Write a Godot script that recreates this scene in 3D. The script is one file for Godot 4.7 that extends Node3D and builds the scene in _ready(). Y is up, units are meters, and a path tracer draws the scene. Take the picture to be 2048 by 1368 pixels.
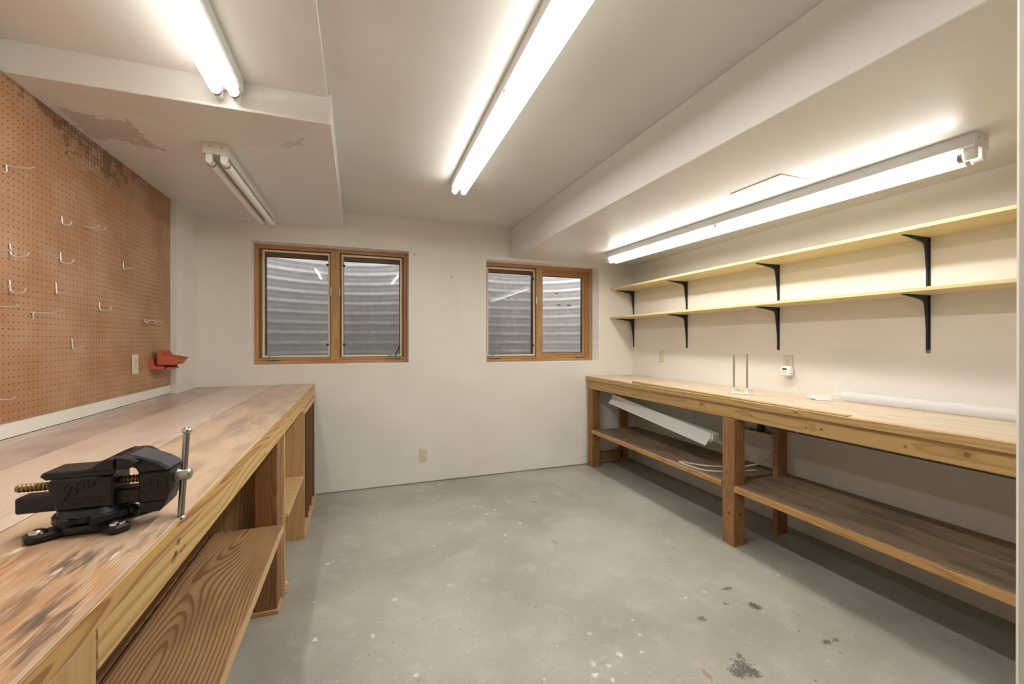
extends Node3D
# A basement workshop: two timber benches, a pegboard, two windows onto corrugated window wells, fluorescent strip lights.
# Room axes: x to the right, y up, depth d away from the camera (z = -d). Metres.

const FOCAL := 848.0          # focal length in pixels of the 2048 x 1368 frame
const EYE := 1.3              # camera height
const YAW := 0.35055          # the camera looks this far to the right of the room's axis
const BACK := 3.93            # depth of the back wall
const LEFT := -1.25
const RIGHT := 2.845
const TOP := 2.41             # main ceiling
const BENCH_L := 0.943
const BENCH_R := 0.934

var M := {}
var used_names := {}
var rng := RandomNumberGenerator.new()


# ------------------------------------------------------------------ helpers
func W(x: float, y: float, d: float) -> Vector3:
	return Vector3(x, y, -d)


func ray(u: float, v: float) -> Vector3:      # direction of a pixel as (x, y, d)
	var a := (u - 1024.0) / FOCAL
	var b := (682.5 - v) / FOCAL
	return Vector3(sin(YAW) + a * cos(YAW), b, cos(YAW) - a * sin(YAW))


func on_y(u: float, v: float, y: float) -> Vector2:   # (x, d) where that pixel meets the level y
	var r := ray(u, v)
	var t := (y - EYE) / r.y
	return Vector2(r.x * t, r.z * t)


class MB:
	var st := SurfaceTool.new()
	var o := Vector3.ZERO
	var askew := false      # for the long bench, whose front runs a little askew to the wall behind it

	func _init(origin := Vector3.ZERO) -> void:
		st.begin(Mesh.PRIMITIVE_TRIANGLES)
		o = origin

	func v(p: Vector3, n: Vector3, uv: Vector2) -> void:
		st.set_normal(n)
		st.set_uv(uv)
		st.set_uv2(uv)
		if askew:
			p.x += (0.023 - (3.93 + p.z) * 0.0148) * clampf((2.845 - p.x) / 0.6, 0.0, 1.0)
		st.add_vertex(p - o)

	func tri(a: Vector3, b: Vector3, c: Vector3, ua := Vector2.ZERO, ub := Vector2.ZERO, uc := Vector2.ZERO) -> void:   # counter-clockwise seen from outside
		var n := (b - a).cross(c - a).normalized()
		v(a, n, ua)
		v(c, n, uc)
		v(b, n, ub)

	func quad(a: Vector3, b: Vector3, c: Vector3, d: Vector3, ua := Vector2.ZERO, ub := Vector2.ZERO, uc := Vector2.ZERO, ud := Vector2.ZERO) -> void:
		tri(a, b, c, ua, ub, uc)
		tri(a, c, d, ua, uc, ud)

	func smooth_quad(p: Array, n: Array, uv: Array) -> void:
		for k in [0, 2, 1, 0, 3, 2]:
			v(p[k], n[k], uv[k])

	# box with chamfered edges; u runs along its longest side, v across, both in metres
	func box(lo: Vector3, hi: Vector3, ch := 0.0, uo := Vector2.ZERO, xf := Transform3D.IDENTITY) -> void:
		var s := hi - lo
		var c := (lo + hi) * 0.5
		var h := s * 0.5
		ch = minf(ch, minf(h.x, minf(h.y, h.z)) * 0.9)
		var la := 0
		if s.y > s[la]:
			la = 1
		if s.z > s[la]:
			la = 2
		var e := Vector3(h.x - ch, h.y - ch, h.z - ch)
		for ax in 3:
			var b1 := (ax + 1) % 3
			var b2 := (ax + 2) % 3
			for sg: float in [-1.0, 1.0]:
				var pts := []
				var uvs := []
				for q in [[-1, -1], [1, -1], [1, 1], [-1, 1]]:
					var p := Vector3.ZERO
					p[ax] = h[ax] * sg
					p[b1] = e[b1] * q[0]
					p[b2] = e[b2] * q[1]
					pts.append(xf * (c + p))
					uvs.append(_uv(p + h, la, ax) + uo)
				if sg > 0:
					quad(pts[0], pts[1], pts[2], pts[3], uvs[0], uvs[1], uvs[2], uvs[3])
				else:
					quad(pts[0], pts[3], pts[2], pts[1], uvs[0], uvs[3], uvs[2], uvs[1])
		if ch <= 0.0:
			return
		for ax in 3:      # edges along ax
			var b1 := (ax + 1) % 3
			var b2 := (ax + 2) % 3
			for s1: float in [-1.0, 1.0]:
				for s2: float in [-1.0, 1.0]:
					var p := [Vector3.ZERO, Vector3.ZERO, Vector3.ZERO, Vector3.ZERO]
					var uvs := []
					for k in 4:
						var w := Vector3.ZERO
						w[ax] = e[ax] * (-1.0 if k == 0 or k == 3 else 1.0)
						w[b1] = (h[b1] if k < 2 else e[b1]) * s1
						w[b2] = (e[b2] if k < 2 else h[b2]) * s2
						p[k] = xf * (c + w)
						uvs.append(_uv(w + h, la, b1) + uo)
					if s1 * s2 > 0:
						quad(p[0], p[1], p[2], p[3], uvs[0], uvs[1], uvs[2], uvs[3])
					else:
						quad(p[0], p[3], p[2], p[1], uvs[0], uvs[3], uvs[2], uvs[1])
		for sx: float in [-1.0, 1.0]:
			for sy: float in [-1.0, 1.0]:
				for sz: float in [-1.0, 1.0]:
					var a := xf * (c + Vector3(h.x * sx, e.y * sy, e.z * sz))
					var b := xf * (c + Vector3(e.x * sx, h.y * sy, e.z * sz))
					var d := xf * (c + Vector3(e.x * sx, e.y * sy, h.z * sz))
					var uv := _uv(Vector3(e.x * sx, e.y * sy, e.z * sz) + h, la, 0) + uo
					if sx * sy * sz > 0:
						tri(a, b, d, uv, uv, uv)
					else:
						tri(a, d, b, uv, uv, uv)

	func _uv(p: Vector3, la: int, ax: int) -> Vector2:
		var rest := [0, 1, 2]
		rest.erase(la)
		if ax == la:
			return Vector2(p[rest[0]], p[rest[1]])
		rest.erase(ax)
		return Vector2(p[la], p[rest[0]])

	# box in room terms
	func room_box(x0: float, x1: float, y0: float, y1: float, d0: float, d1: float, ch := 0.0, uo := Vector2.ZERO) -> void:
		box(Vector3(x0, y0, -d1), Vector3(x1, y1, -d0), ch, uo)

	func tube(path: Array, r: float, sides := 8, caps := true) -> void:
		var n := path.size()
		var tang := []
		for i in n:
			var a: Vector3 = path[maxi(i - 1, 0)]
			var b: Vector3 = path[mini(i + 1, n - 1)]
			tang.append((b - a).normalized())
		var up := Vector3.UP
		if absf(tang[0].dot(up)) > 0.9:
			up = Vector3.RIGHT
		var nx: Vector3 = (up - tang[0] * up.dot(tang[0])).normalized()
		var rings := []
		var norms := []
		for i in n:
			nx = (nx - tang[i] * nx.dot(tang[i])).normalized()
			var ny: Vector3 = tang[i].cross(nx)
			var rp := []
			var rn := []
			for k in sides:
				var a := TAU * k / sides
				var dir := nx * cos(a) + ny * sin(a)
				rn.append(dir)
				rp.append(path[i] + dir * r)
			rings.append(rp)
			norms.append(rn)
		var len := 0.0
		for i in n - 1:
			var l2: float = len + path[i].distance_to(path[i + 1])
			for k in sides:
				var j := (k + 1) % sides
				smooth_quad([rings[i][k], rings[i][j], rings[i + 1][j], rings[i + 1][k]], [norms[i][k], norms[i][j], norms[i + 1][j], norms[i + 1][k]],
					[Vector2(len, float(k) / sides), Vector2(len, float(k + 1) / sides), Vector2(l2, float(k + 1) / sides), Vector2(l2, float(k) / sides)])
			len = l2
		if caps:
			for k in sides:
				var j := (k + 1) % sides
				tri(path[0], rings[0][j], rings[0][k])
				tri(path[n - 1], rings[n - 1][k], rings[n - 1][j])

	# profile of (radius, height) turned about the y axis of xf
	func lathe(prof: Array, xf: Transform3D, sides := 20) -> void:
		for i in prof.size() - 1:
			var a: Vector2 = prof[i]
			var b: Vector2 = prof[i + 1]
			var t := (b - a)
			if t.length() < 1e-7:
				continue
			var nn := Vector2(t.y, -t.x).normalized()
			for k in sides:
				var p0 := TAU * k / sides
				var p1 := TAU * (k + 1) / sides
				var c0 := Vector3(cos(p0), 0, -sin(p0))
				var c1 := Vector3(cos(p1), 0, -sin(p1))
				var P := [xf * (c0 * a.x + Vector3(0, a.y, 0)), xf * (c1 * a.x + Vector3(0, a.y, 0)), xf * (c1 * b.x + Vector3(0, b.y, 0)), xf * (c0 * b.x + Vector3(0, b.y, 0))]
				var n0 := (xf.basis * (c0 * nn.x + Vector3(0, nn.y, 0))).normalized()
				var n1 := (xf.basis * (c1 * nn.x + Vector3(0, nn.y, 0))).normalized()
				smooth_quad(P, [n0, n1, n1, n0], [Vector2(p0, a.y), Vector2(p1, a.y), Vector2(p1, b.y), Vector2(p0, b.y)])

	# polygon in the xy plane of xf (counter-clockwise), thickness along z from z0 to z1, edges chamfered by ch
	func prism(poly: PackedVector2Array, z0: float, z1: float, xf := Transform3D.IDENTITY, ch := 0.0) -> void:
		if Geometry2D.is_polygon_clockwise(poly):
			poly.reverse()
		var inner := poly
		if ch > 0.0:
			var off := Geometry2D.offset_polygon(poly, -ch, Geometry2D.JOIN_MITER)
			if off.size() == 1 and off[0].size() == poly.size():
				inner = off[0]
				if Geometry2D.is_polygon_clockwise(inner):
					inner.reverse()
				var best := 0
				for k in inner.size():
					if inner[k].distance_to(poly[0]) < inner[best].distance_to(poly[0]):
						best = k
				var turned := PackedVector2Array()
				for k in inner.size():
					turned.append(inner[(best + k) % inner.size()])
				inner = turned
			else:
				ch = 0.0
		var n := poly.size()
		var at := func(p: Vector2, z: float) -> Vector3: return xf * Vector3(p.x, p.y, z)
		for k in n:
			var j := (k + 1) % n
			quad(at.call(poly[k], z0 + ch), at.call(poly[j], z0 + ch), at.call(poly[j], z1 - ch), at.call(poly[k], z1 - ch),
				Vector2(poly[k].x, poly[k].y), Vector2(poly[j].x, poly[j].y), Vector2(poly[j].x, poly[j].y + 0.02), Vector2(poly[k].x, poly[k].y + 0.02))
			if ch > 0.0:
				quad(at.call(poly[k], z1 - ch), at.call(poly[j], z1 - ch), at.call(inner[j], z1), at.call(inner[k], z1), poly[k], poly[j], inner[j], inner[k])
				quad(at.call(inner[k], z0), at.call(inner[j], z0), at.call(poly[j], z0 + ch), at.call(poly[k], z0 + ch), inner[k], inner[j], poly[j], poly[k])
		var ix := Geometry2D.triangulate_polygon(inner)
		for k in range(0, ix.size(), 3):
			var a := inner[ix[k]]
			var b := inner[ix[k + 1]]
			var c := inner[ix[k + 2]]
			if (b - a).cross(c - a) < 0:
				var t := b
				b = c
				c = t
			tri(at.call(a, z1), at.call(b, z1), at.call(c, z1), a, b, c)
			tri(at.call(a, z0), at.call(c, z0), at.call(b, z0), a, c, b)

	func ball(c: Vector3, r: Vector3, seg := 14, rows := 8) -> void:
		for i in rows:
			for k in seg:
				var P := []
				var N := []
				for q in [[i, k], [i, k + 1], [i + 1, k + 1], [i + 1, k]]:
					var th: float = PI * q[0] / rows
					var ph: float = TAU * q[1] / seg
					var d := Vector3(sin(th) * cos(ph), cos(th), sin(th) * sin(ph))
					P.append(c + d * r)
					N.append((d / r).normalized())
				smooth_quad(P, N, [Vector2.ZERO, Vector2.ZERO, Vector2.ZERO, Vector2.ZERO])

	func commit() -> ArrayMesh:
		return st.commit()


func numbered(called: String) -> String:
	if not used_names.has(called):
		used_names[called] = 0
		return called
	used_names[called] += 1
	return "%s_%03d" % [called, used_names[called]]


func thing(called: String, label: String, category: String, at := Vector3.ZERO, group := "", kind := "") -> Node3D:
	var t := Node3D.new()
	t.name = numbered(called)
	add_child(t)
	t.position = at
	tag(t, label, category, group, kind)
	return t


func tag(o: Node, label: String, category: String, group := "", kind := "") -> void:
	o.set_meta("label", label)
	o.set_meta("category", category)
	if group:
		o.set_meta("group", group)
	if kind:
		o.set_meta("kind", kind)


func part(called: String, mb: MB, m: Material, parent: Node3D, label := "") -> MeshInstance3D:
	var o := MeshInstance3D.new()
	o.name = called
	o.mesh = mb.commit()
	o.material_override = null
	for k in o.mesh.get_surface_count():
		o.mesh.surface_set_material(k, m)
	o.cast_shadow = GeometryInstance3D.SHADOW_CASTING_SETTING_ON
	parent.add_child(o, true)
	if label:
		o.set_meta("label", label)
	return o


func solo(called: String, mb: MB, m: Material, at: Vector3, label: String, category: String, group := "", kind := "") -> MeshInstance3D:
	var o := part(numbered(called), mb, m, self)
	o.position = at
	tag(o, label, category, group, kind)
	return o


func struct(called: String, mb: MB, m: Material, label: String, category: String) -> MeshInstance3D:
	return solo(called, mb, m, Vector3.ZERO, label, category, "", "structure")


func mat(color: Color, rough := 0.6, metal := 0.0, tex: Texture2D = null, uvs := Vector3.ONE) -> StandardMaterial3D:
	var m := StandardMaterial3D.new()
	m.albedo_color = color
	m.roughness = rough
	m.metallic = metal
	if tex:
		m.albedo_texture = tex
		m.uv1_scale = uvs
	return m


func c8(r: float, g: float, b: float) -> Color:
	return Color(r / 255.0, g / 255.0, b / 255.0)


func noise_tex(seed_: int, freq: float, lo: Color, hi: Color, size := 512, octaves := 4) -> NoiseTexture2D:
	var n := FastNoiseLite.new()
	n.seed = seed_
	n.frequency = freq
	n.fractal_octaves = octaves
	var t := NoiseTexture2D.new()
	t.width = size
	t.height = size
	t.seamless = true
	t.noise = n
	var g := Gradient.new()
	g.set_color(0, lo)
	g.set_color(1, hi)
	t.color_ramp = g
	return t


func fnl(seed_: int, freq: float, octaves := 3) -> FastNoiseLite:
	var n := FastNoiseLite.new()
	n.seed = seed_
	n.frequency = freq
	n.fractal_octaves = octaves
	return n


# Sawn softwood: growth rings cut by the face of the board. len x wid metres of board on w x h pixels.
# o: base, dark, ring (m), pith (m under the face), off (m of the pith across), wander, contrast, blotch, blotch_color, streak, knots [[u, v, r]], marks [[u, v, ru, rv, color, alpha]]
func wood(seed_: int, w: int, h: int, len: float, wid: float, o: Dictionary) -> ImageTexture:
	var base: Color = o.base
	var dark: Color = o.dark
	var ring: float = o.get("ring", 0.006)
	var pith: float = o.get("pith", 0.05)
	var off: float = o.get("off", 0.5) * wid
	var wander: float = o.get("wander", 0.02)
	var contrast: float = o.get("contrast", 0.8)
	var blotch: float = o.get("blotch", 0.0)
	var bcol: Color = o.get("blotch_color", Color(0.35, 0.33, 0.32))
	var streak: float = o.get("streak", 0.12)
	var knots: Array = o.get("knots", [])
	var marks: Array = o.get("marks", [])
	var n1 := fnl(seed_, 1.0, 2)
	var n2 := fnl(seed_ + 7, 1.0, 3)
	var n3 := fnl(seed_ + 13, 1.0, 2)
	var img := Image.create(w, h, false, Image.FORMAT_RGB8)
	var data := PackedByteArray()
	data.resize(w * h * 3)
	var at := 0
	for j in h:
		var y := (j + 0.5) / h * wid
		for i in w:
			var x := (i + 0.5) / w * len
			var wob := n1.get_noise_2d(x * 0.9, y * 2.5) * wander
			var yy := y - off + n1.get_noise_2d(x * 0.5 + 40.0, 3.0) * wander
			var zz := pith + wob
			var kd := 0.0
			for k in knots:
				var dx: float = (x - k[0]) / k[2] * 0.45
				var dy: float = (y - k[1]) / k[2]
				var q := dx * dx + dy * dy
				if q < 40.0:
					zz += exp(-q * 0.35) * k[2] * 1.6
					kd = maxf(kd, 1.0 - smoothstep(0.5, 1.1, (x - k[0]) * (x - k[0]) / (k[2] * k[2]) + dy * dy))
			var r := sqrt(yy * yy + zz * zz) / ring
			var t := r - floorf(r)
			var late := smoothstep(0.35, 0.86, t) * (1.0 - smoothstep(0.9, 1.0, t))
			var s := n3.get_noise_2d(x * 6.0, y * 900.0) * streak
			var c := base.lerp(dark, clampf(late * contrast + s, 0.0, 1.0))
			if blotch > 0.0:
				var b := n2.get_noise_2d(x * 2.2 + 11.0, y * 9.0)
				c = c.lerp(bcol, clampf((b + 0.08) * 2.0, 0.0, 1.0) * blotch)
			if kd > 0.0:
				c = c.lerp(dark.darkened(0.3), kd * 0.6)
			for m in marks:
				var ex: float = (x - m[0]) / m[2]
				var ey: float = (y - m[1]) / m[3]
				var q: float = ex * ex + ey * ey
				if q < 1.6:
					var a := (1.0 - smoothstep(0.0, 1.1, q + n2.get_noise_2d(x * 12.0, y * 70.0) * 1.5)) * (0.7 + 0.6 * n3.get_noise_2d(x * 10.0, y * 400.0))
					c = c.lerp(m[4], a * m[5])
			data[at] = int(clampf(c.r, 0, 1) * 255.0)
			data[at + 1] = int(clampf(c.g, 0, 1) * 255.0)
			data[at + 2] = int(clampf(c.b, 0, 1) * 255.0)
			at += 3
	img.set_data(w, h, false, Image.FORMAT_RGB8, data)
	img.generate_mipmaps()
	return ImageTexture.create_from_image(img)


func wood_mat(tex: ImageTexture, len: float, wid: float, rough: float) -> StandardMaterial3D:
	var m := mat(Color.WHITE, rough, 0.0, tex, Vector3(1.0 / len, 1.0 / wid, 1))
	m.heightmap_enabled = true
	m.heightmap_texture = tex
	m.heightmap_scale = 0.06
	return m


# ------------------------------------------------------------------ scene
func _ready() -> void:
	rng.seed = 20
	setup_view()
	make_materials()
	build_shell()
	build_windows()
	build_left_bench()
	build_pegboard()
	build_right_bench()
	build_wall_shelves()
	build_strip_lights()
	build_vise()
	build_small_things()
	build_under_bench()


func setup_view() -> void:
	var cam := Camera3D.new()
	cam.name = "camera"
	cam.position = W(0, EYE, 0)
	cam.rotation = Vector3(-0.0018, -YAW, 0)
	cam.fov = rad_to_deg(2.0 * atan(684.0 / FOCAL))
	cam.near = 0.03
	cam.far = 60.0
	add_child(cam)
	cam.current = true
	var we := WorldEnvironment.new()
	we.name = "surroundings"
	var e := Environment.new()
	var sky := Sky.new()
	var sm := ProceduralSkyMaterial.new()      # an even overcast sky above the window wells
	sm.sky_top_color = c8(221, 219, 219)
	sm.sky_horizon_color = c8(222, 220, 220)
	sm.ground_horizon_color = c8(150, 148, 142)
	sm.ground_bottom_color = c8(120, 116, 110)
	sm.sky_energy_multiplier = 1.55
	sm.ground_energy_multiplier = 1.0
	sky.sky_material = sm
	e.background_mode = Environment.BG_SKY
	e.sky = sky
	e.tonemap_mode = Environment.TONE_MAPPER_LINEAR
	e.tonemap_exposure = 2.05
	e.sdfgi_enabled = true
	e.ssao_enabled = true
	e.ssil_enabled = true
	we.environment = e
	add_child(we)


func make_materials() -> void:
	var wall_t := noise_tex(3, 0.004, c8(228, 223, 213), c8(235, 231, 222), 512, 5)
	M.wall = mat(Color.WHITE, 0.55, 0.0, wall_t, Vector3.ONE * 0.6)
	M.wall.uv1_triplanar = true
	M.wall.uv1_world_triplanar = true
	var bump := noise_tex(5, 0.06, Color.BLACK, Color.WHITE, 512, 3)
	M.wall.heightmap_enabled = true
	M.wall.heightmap_texture = bump
	M.wall.heightmap_scale = 0.06
	M.ceiling = mat(Color.WHITE, 0.34, 0.0, noise_tex(8, 0.004, c8(226, 222, 216), c8(233, 230, 224), 512, 5), Vector3.ONE * 0.6)
	M.ceiling.uv1_triplanar = true
	M.ceiling.uv1_world_triplanar = true
	M.ceiling.heightmap_enabled = true
	M.ceiling.heightmap_texture = bump
	M.ceiling.heightmap_scale = 0.04
	M.white_paint = mat(c8(232, 230, 224), 0.4)
	M.reveal = mat(Color.WHITE, 0.5, 0.0, noise_tex(31, 0.02, c8(236, 228, 224), c8(248, 246, 243), 256, 4), Vector3.ONE * 2.0)
	M.reveal.uv1_triplanar = true
	M.reveal.uv1_world_triplanar = true
	M.enamel = mat(c8(226, 226, 222), 0.35)
	M.enamel_old = mat(c8(214, 212, 200), 0.4)
	M.tube_off = mat(c8(250, 249, 246), 0.25)
	M.ferrule = mat(c8(176, 168, 160), 0.35, 0.9)
	M.tube_on = mat(c8(250, 250, 245), 0.3)
	M.tube_on.emission_enabled = true
	M.tube_on.emission = c8(255, 253, 249)
	M.tube_on.emission_energy_multiplier = 5.5
	M.tube_dim = mat(c8(244, 242, 236), 0.25)      # the second tube of each lit fitting glows only weakly
	M.tube_dim.emission_enabled = true
	M.tube_dim.emission = c8(255, 250, 238)
	M.tube_dim.emission_energy_multiplier = 1.4
	M.black = mat(c8(26, 25, 25), 0.45)
	M.bracket = mat(c8(52, 52, 55), 0.42, 0.3)
	M.chrome = mat(c8(205, 203, 198), 0.22, 1.0)
	M.hook = mat(c8(224, 221, 214), 0.36, 0.65)
	M.steel = mat(c8(176, 172, 166), 0.34, 1.0)
	M.ivory = mat(c8(214, 208, 182), 0.35)
	M.ivory_dark = mat(c8(70, 64, 52), 0.6)
	M.white_plastic = mat(c8(238, 238, 234), 0.35)
	M.glass = mat(Color(0.93, 0.96, 0.96, 0.05), 0.02)
	M.glass.transparency = BaseMaterial3D.TRANSPARENCY_ALPHA
	M.screen = mat(Color(0.22, 0.215, 0.21, 0.42), 0.8)
	M.screen.transparency = BaseMaterial3D.TRANSPARENCY_ALPHA
	# timber
	M.fir_top = []
	for k in 3:
		var marks := []
		if k == 2:
			var dk := c8(78, 71, 68)
			# grime along the bench edge nearest the vise, from the photograph
			for p in [[95, 1262, 0.05, 0.012, 0.85], [60, 1250, 0.035, 0.01, 0.7], [75, 1245, 0.02, 0.014, 0.7], [30, 1220, 0.05, 0.008, 0.6], [150, 1125, 0.045, 0.015, 0.8], [190, 1110, 0.04, 0.01, 0.7], [120, 1130, 0.03, 0.01, 0.6], [60, 1180, 0.06, 0.007, 0.55],
					[290, 1080, 0.04, 0.01, 0.5], [330, 1065, 0.03, 0.008, 0.45], [110, 1200, 0.05, 0.007, 0.55], [25, 1290, 0.03, 0.006, 0.5], [215, 1115, 0.03, 0.008, 0.6], [60, 1310, 0.02, 0.008, 0.5], [105, 1215, 0.06, 0.004, 0.5], [390, 940, 0.05, 0.012, 0.35], [470, 850, 0.16, 0.03, 0.4], [520, 842, 0.12, 0.02, 0.4], [560, 815, 0.1, 0.02, 0.3], [480, 865, 0.1, 0.02, 0.35], [505, 805, 0.2, 0.016, 0.25]]:
				var q := on_y(p[0], p[1], BENCH_L)
				marks.append([3.926 - q.y, q.x + 0.627, p[2] * 1.25, p[3] * 1.3, dk, p[4] * 0.75])
			for p in [[175, 1200, 0.012, 0.006], [157, 1222, 0.01, 0.004], [20, 1105, 0.02, 0.008], [40, 1100, 0.012, 0.005], [230, 1112, 0.02, 0.006], [300, 1052, 0.05, 0.003], [330, 1046, 0.04, 0.003], [110, 1145, 0.015, 0.005], [270, 1040, 0.03, 0.004]]:
				var q := on_y(p[0], p[1], BENCH_L)
				marks.append([3.926 - q.y, q.x + 0.627, p[2], p[3], c8(236, 230, 222), 0.85])
			# worn varnish left at the near end
			for p in [[70, 1190, 0.16, 0.10], [20, 1300, 0.2, 0.12], [110, 1240, 0.16, 0.09], [40, 1130, 0.14, 0.08]]:
				var q := on_y(p[0], p[1], BENCH_L)
				marks.push_front([3.926 - q.y, q.x + 0.627, p[2], p[3], c8(186, 136, 94), 0.45])
			for p in [[35, 1120, 0.06, 0.02], [60, 1130, 0.05, 0.015], [10, 1130, 0.05, 0.02]]:
				var q := on_y(p[0], p[1], BENCH_L)
				marks.append([3.926 - q.y, q.x + 0.627, p[2], p[3], c8(172, 110, 70), 0.45])
		M.fir_top.append(wood_mat(wood(100 + k * 17, 1536, 300, 3.7, 0.3, {
			"base": [c8(194, 174, 162), c8(214, 196, 180), c8(208, 184, 158)][k], "dark": [c8(150, 124, 108), c8(170, 142, 118), c8(154, 114, 82)][k], "ring": 0.0045, "pith": 0.16, "off": [0.2, 0.9, 1.5][k],
			"wander": 0.012, "contrast": 0.55, "streak": 0.4, "blotch": [0.5, 0.25, 0.4][k], "blotch_color": [c8(150, 128, 118), c8(168, 150, 138), c8(142, 116, 98)][k], "marks": marks}), 3.7, 0.3, 0.3))
	var fmarks := []
	for p in [[357, 1082, 0.012, 0.01, 0.9], [368, 1092, 0.01, 0.006, 0.8], [350, 1112, 0.01, 0.012, 0.8], [362, 1104, 0.006, 0.012, 0.7], [345, 1122, 0.008, 0.008, 0.7]]:
		var r := ray(p[0], p[1])
		var t: float = -0.337 / r.x
		fmarks.append([3.78 - r.z * t, EYE + r.y * t - 0.842, p[2], p[3], c8(48, 36, 26), p[4]])
	M.fascia_l = wood_mat(wood(221, 1536, 96, 3.1, 0.064, {"base": c8(214, 180, 116), "dark": c8(158, 104, 50), "ring": 0.026, "pith": 0.012, "off": 1.25, "wander": 0.09, "contrast": 0.46, "streak": 0.15, "marks": fmarks, "knots": [[1.2, 0.03, 0.01], [1.9, 0.02, 0.008]]}), 3.1, 0.064, 0.5)
	M.plank_edge = wood_mat(wood(231, 1536, 64, 3.7, 0.04, {"base": c8(206, 166, 100), "dark": c8(150, 96, 46), "ring": 0.012, "pith": 0.02, "off": 0.1, "wander": 0.04, "contrast": 0.75, "streak": 0.15}), 3.7, 0.04, 0.5)
	M.low_shelf_l = wood_mat(wood(241, 1024, 320, 1.8, 0.3, {"base": c8(188, 150, 108), "dark": c8(124, 84, 52), "ring": 0.012, "pith": 0.02, "off": 0.35, "wander": 0.075, "contrast": 0.72, "streak": 0.15, "blotch": 0.3, "blotch_color": c8(120, 92, 68)}), 1.8, 0.3, 0.5)
	M.post = wood_mat(wood(251, 512, 128, 1.0, 0.13, {"base": c8(158, 110, 68), "dark": c8(108, 70, 40), "ring": 0.008, "pith": 0.03, "off": 0.5, "wander": 0.03, "contrast": 0.6, "streak": 0.25}), 1.0, 0.13, 0.5)
	M.pale_pine = wood_mat(wood(261, 1024, 128, 2.0, 0.2, {"base": c8(218, 186, 136), "dark": c8(178, 134, 84), "ring": 0.012, "pith": 0.04, "off": 0.4, "wander": 0.04, "contrast": 0.55, "streak": 0.15}), 2.0, 0.2, 0.5)
	M.plywood = wood_mat(wood(271, 512, 256, 1.2, 0.9, {"base": c8(204, 164, 112), "dark": c8(182, 138, 88), "ring": 0.05, "pith": 0.1, "off": 0.3, "wander": 0.12, "contrast": 0.4, "streak": 0.3}), 1.2, 0.9, 0.5)
	M.hardboard = mat(c8(128, 92, 62), 0.5, 0.0, null)
	M.bench_r = wood_mat(wood(281, 1536, 200, 3.5, 0.3, {"base": c8(219, 203, 180), "dark": c8(194, 168, 136), "ring": 0.01, "pith": 0.05, "off": 0.4, "wander": 0.04, "contrast": 0.5, "streak": 0.2, "blotch": 0.25, "blotch_color": c8(176, 146, 116)}), 3.5, 0.3, 0.45)
	M.nosing = wood_mat(wood(291, 1536, 64, 3.5, 0.06, {"base": c8(200, 168, 114), "dark": c8(158, 118, 68), "ring": 0.02, "pith": 0.012, "off": 0.8, "wander": 0.03, "contrast": 0.45, "streak": 0.25, "knots": [[2.3, 0.02, 0.008], [0.6, 0.03, 0.008]]}), 3.5, 0.06, 0.5)
	M.fascia_r = wood_mat(wood(301, 1536, 96, 3.5, 0.1, {"base": c8(196, 160, 106), "dark": c8(150, 108, 60), "ring": 0.03, "pith": 0.02, "off": 0.5, "wander": 0.03, "contrast": 0.4, "streak": 0.2,
		"knots": [[2.42, 0.04, 0.009], [2.34, 0.03, 0.007], [2.78, 0.035, 0.008], [2.98, 0.05, 0.012], [1.6, 0.055, 0.012], [2.0, 0.04, 0.006], [0.9, 0.05, 0.005]]}), 3.5, 0.1, 0.5)
	M.leg_r = wood_mat(wood(311, 512, 128, 1.0, 0.13, {"base": c8(166, 122, 78), "dark": c8(120, 82, 48), "ring": 0.012, "pith": 0.03, "off": 0.4, "wander": 0.03, "contrast": 0.5, "streak": 0.25, "blotch": 0.2, "blotch_color": c8(110, 70, 42), "knots": [[0.2, 0.05, 0.012]]}), 1.0, 0.13, 0.55)
	M.low_shelf_r = wood_mat(wood(321, 1024, 256, 2.0, 0.3, {"base": c8(156, 136, 114), "dark": c8(112, 94, 76), "ring": 0.0055, "pith": 0.09, "off": 0.5, "wander": 0.05, "contrast": 0.55, "streak": 0.3, "blotch": 0.55, "blotch_color": c8(98, 86, 75)}), 2.0, 0.3, 0.6)
	M.low_edge_r = wood_mat(wood(331, 1024, 64, 2.0, 0.06, {"base": c8(196, 152, 98), "dark": c8(148, 104, 58), "ring": 0.012, "pith": 0.02, "off": 0.3, "wander": 0.03, "contrast": 0.5, "streak": 0.25}), 2.0, 0.06, 0.55)
	M.shelf_pine = wood_mat(wood(341, 1024, 128, 3.0, 0.3, {"base": c8(223, 204, 156), "dark": c8(205, 182, 128), "ring": 0.02, "pith": 0.03, "off": 0.4, "wander": 0.05, "contrast": 0.4, "streak": 0.15, "knots": [[1.0, 0.1, 0.01], [2.1, 0.2, 0.01]]}), 3.0, 0.3, 0.4)
	M.frame_wood = wood_mat(wood(351, 512, 64, 1.2, 0.08, {"base": c8(190, 148, 98), "dark": c8(152, 106, 62), "ring": 0.008, "pith": 0.03, "off": 0.4, "wander": 0.02, "contrast": 0.45, "streak": 0.25, "blotch": 0.3, "blotch_color": c8(158, 98, 62)}), 1.2, 0.08, 0.45)
	M.screen_frame = mat(c8(226, 216, 190), 0.45)
	M.iron = mat(c8(34, 33, 34), 0.4, 0.3)
	M.iron_worn = mat(c8(92, 92, 98), 0.36, 0.6)
	M.brass_rod = mat(c8(150, 128, 86), 0.42, 0.8)
	M.orange = mat(c8(194, 100, 70), 0.38)
	M.zinc = mat(c8(150, 142, 128), 0.5, 0.7)
	M.galv = mat(Color.WHITE, 0.38, 0.4, noise_tex(61, 0.03, c8(186, 186, 188), c8(214, 214, 216), 256, 4), Vector3.ONE * 1.4)
	M.galv.uv1_triplanar = true


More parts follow.
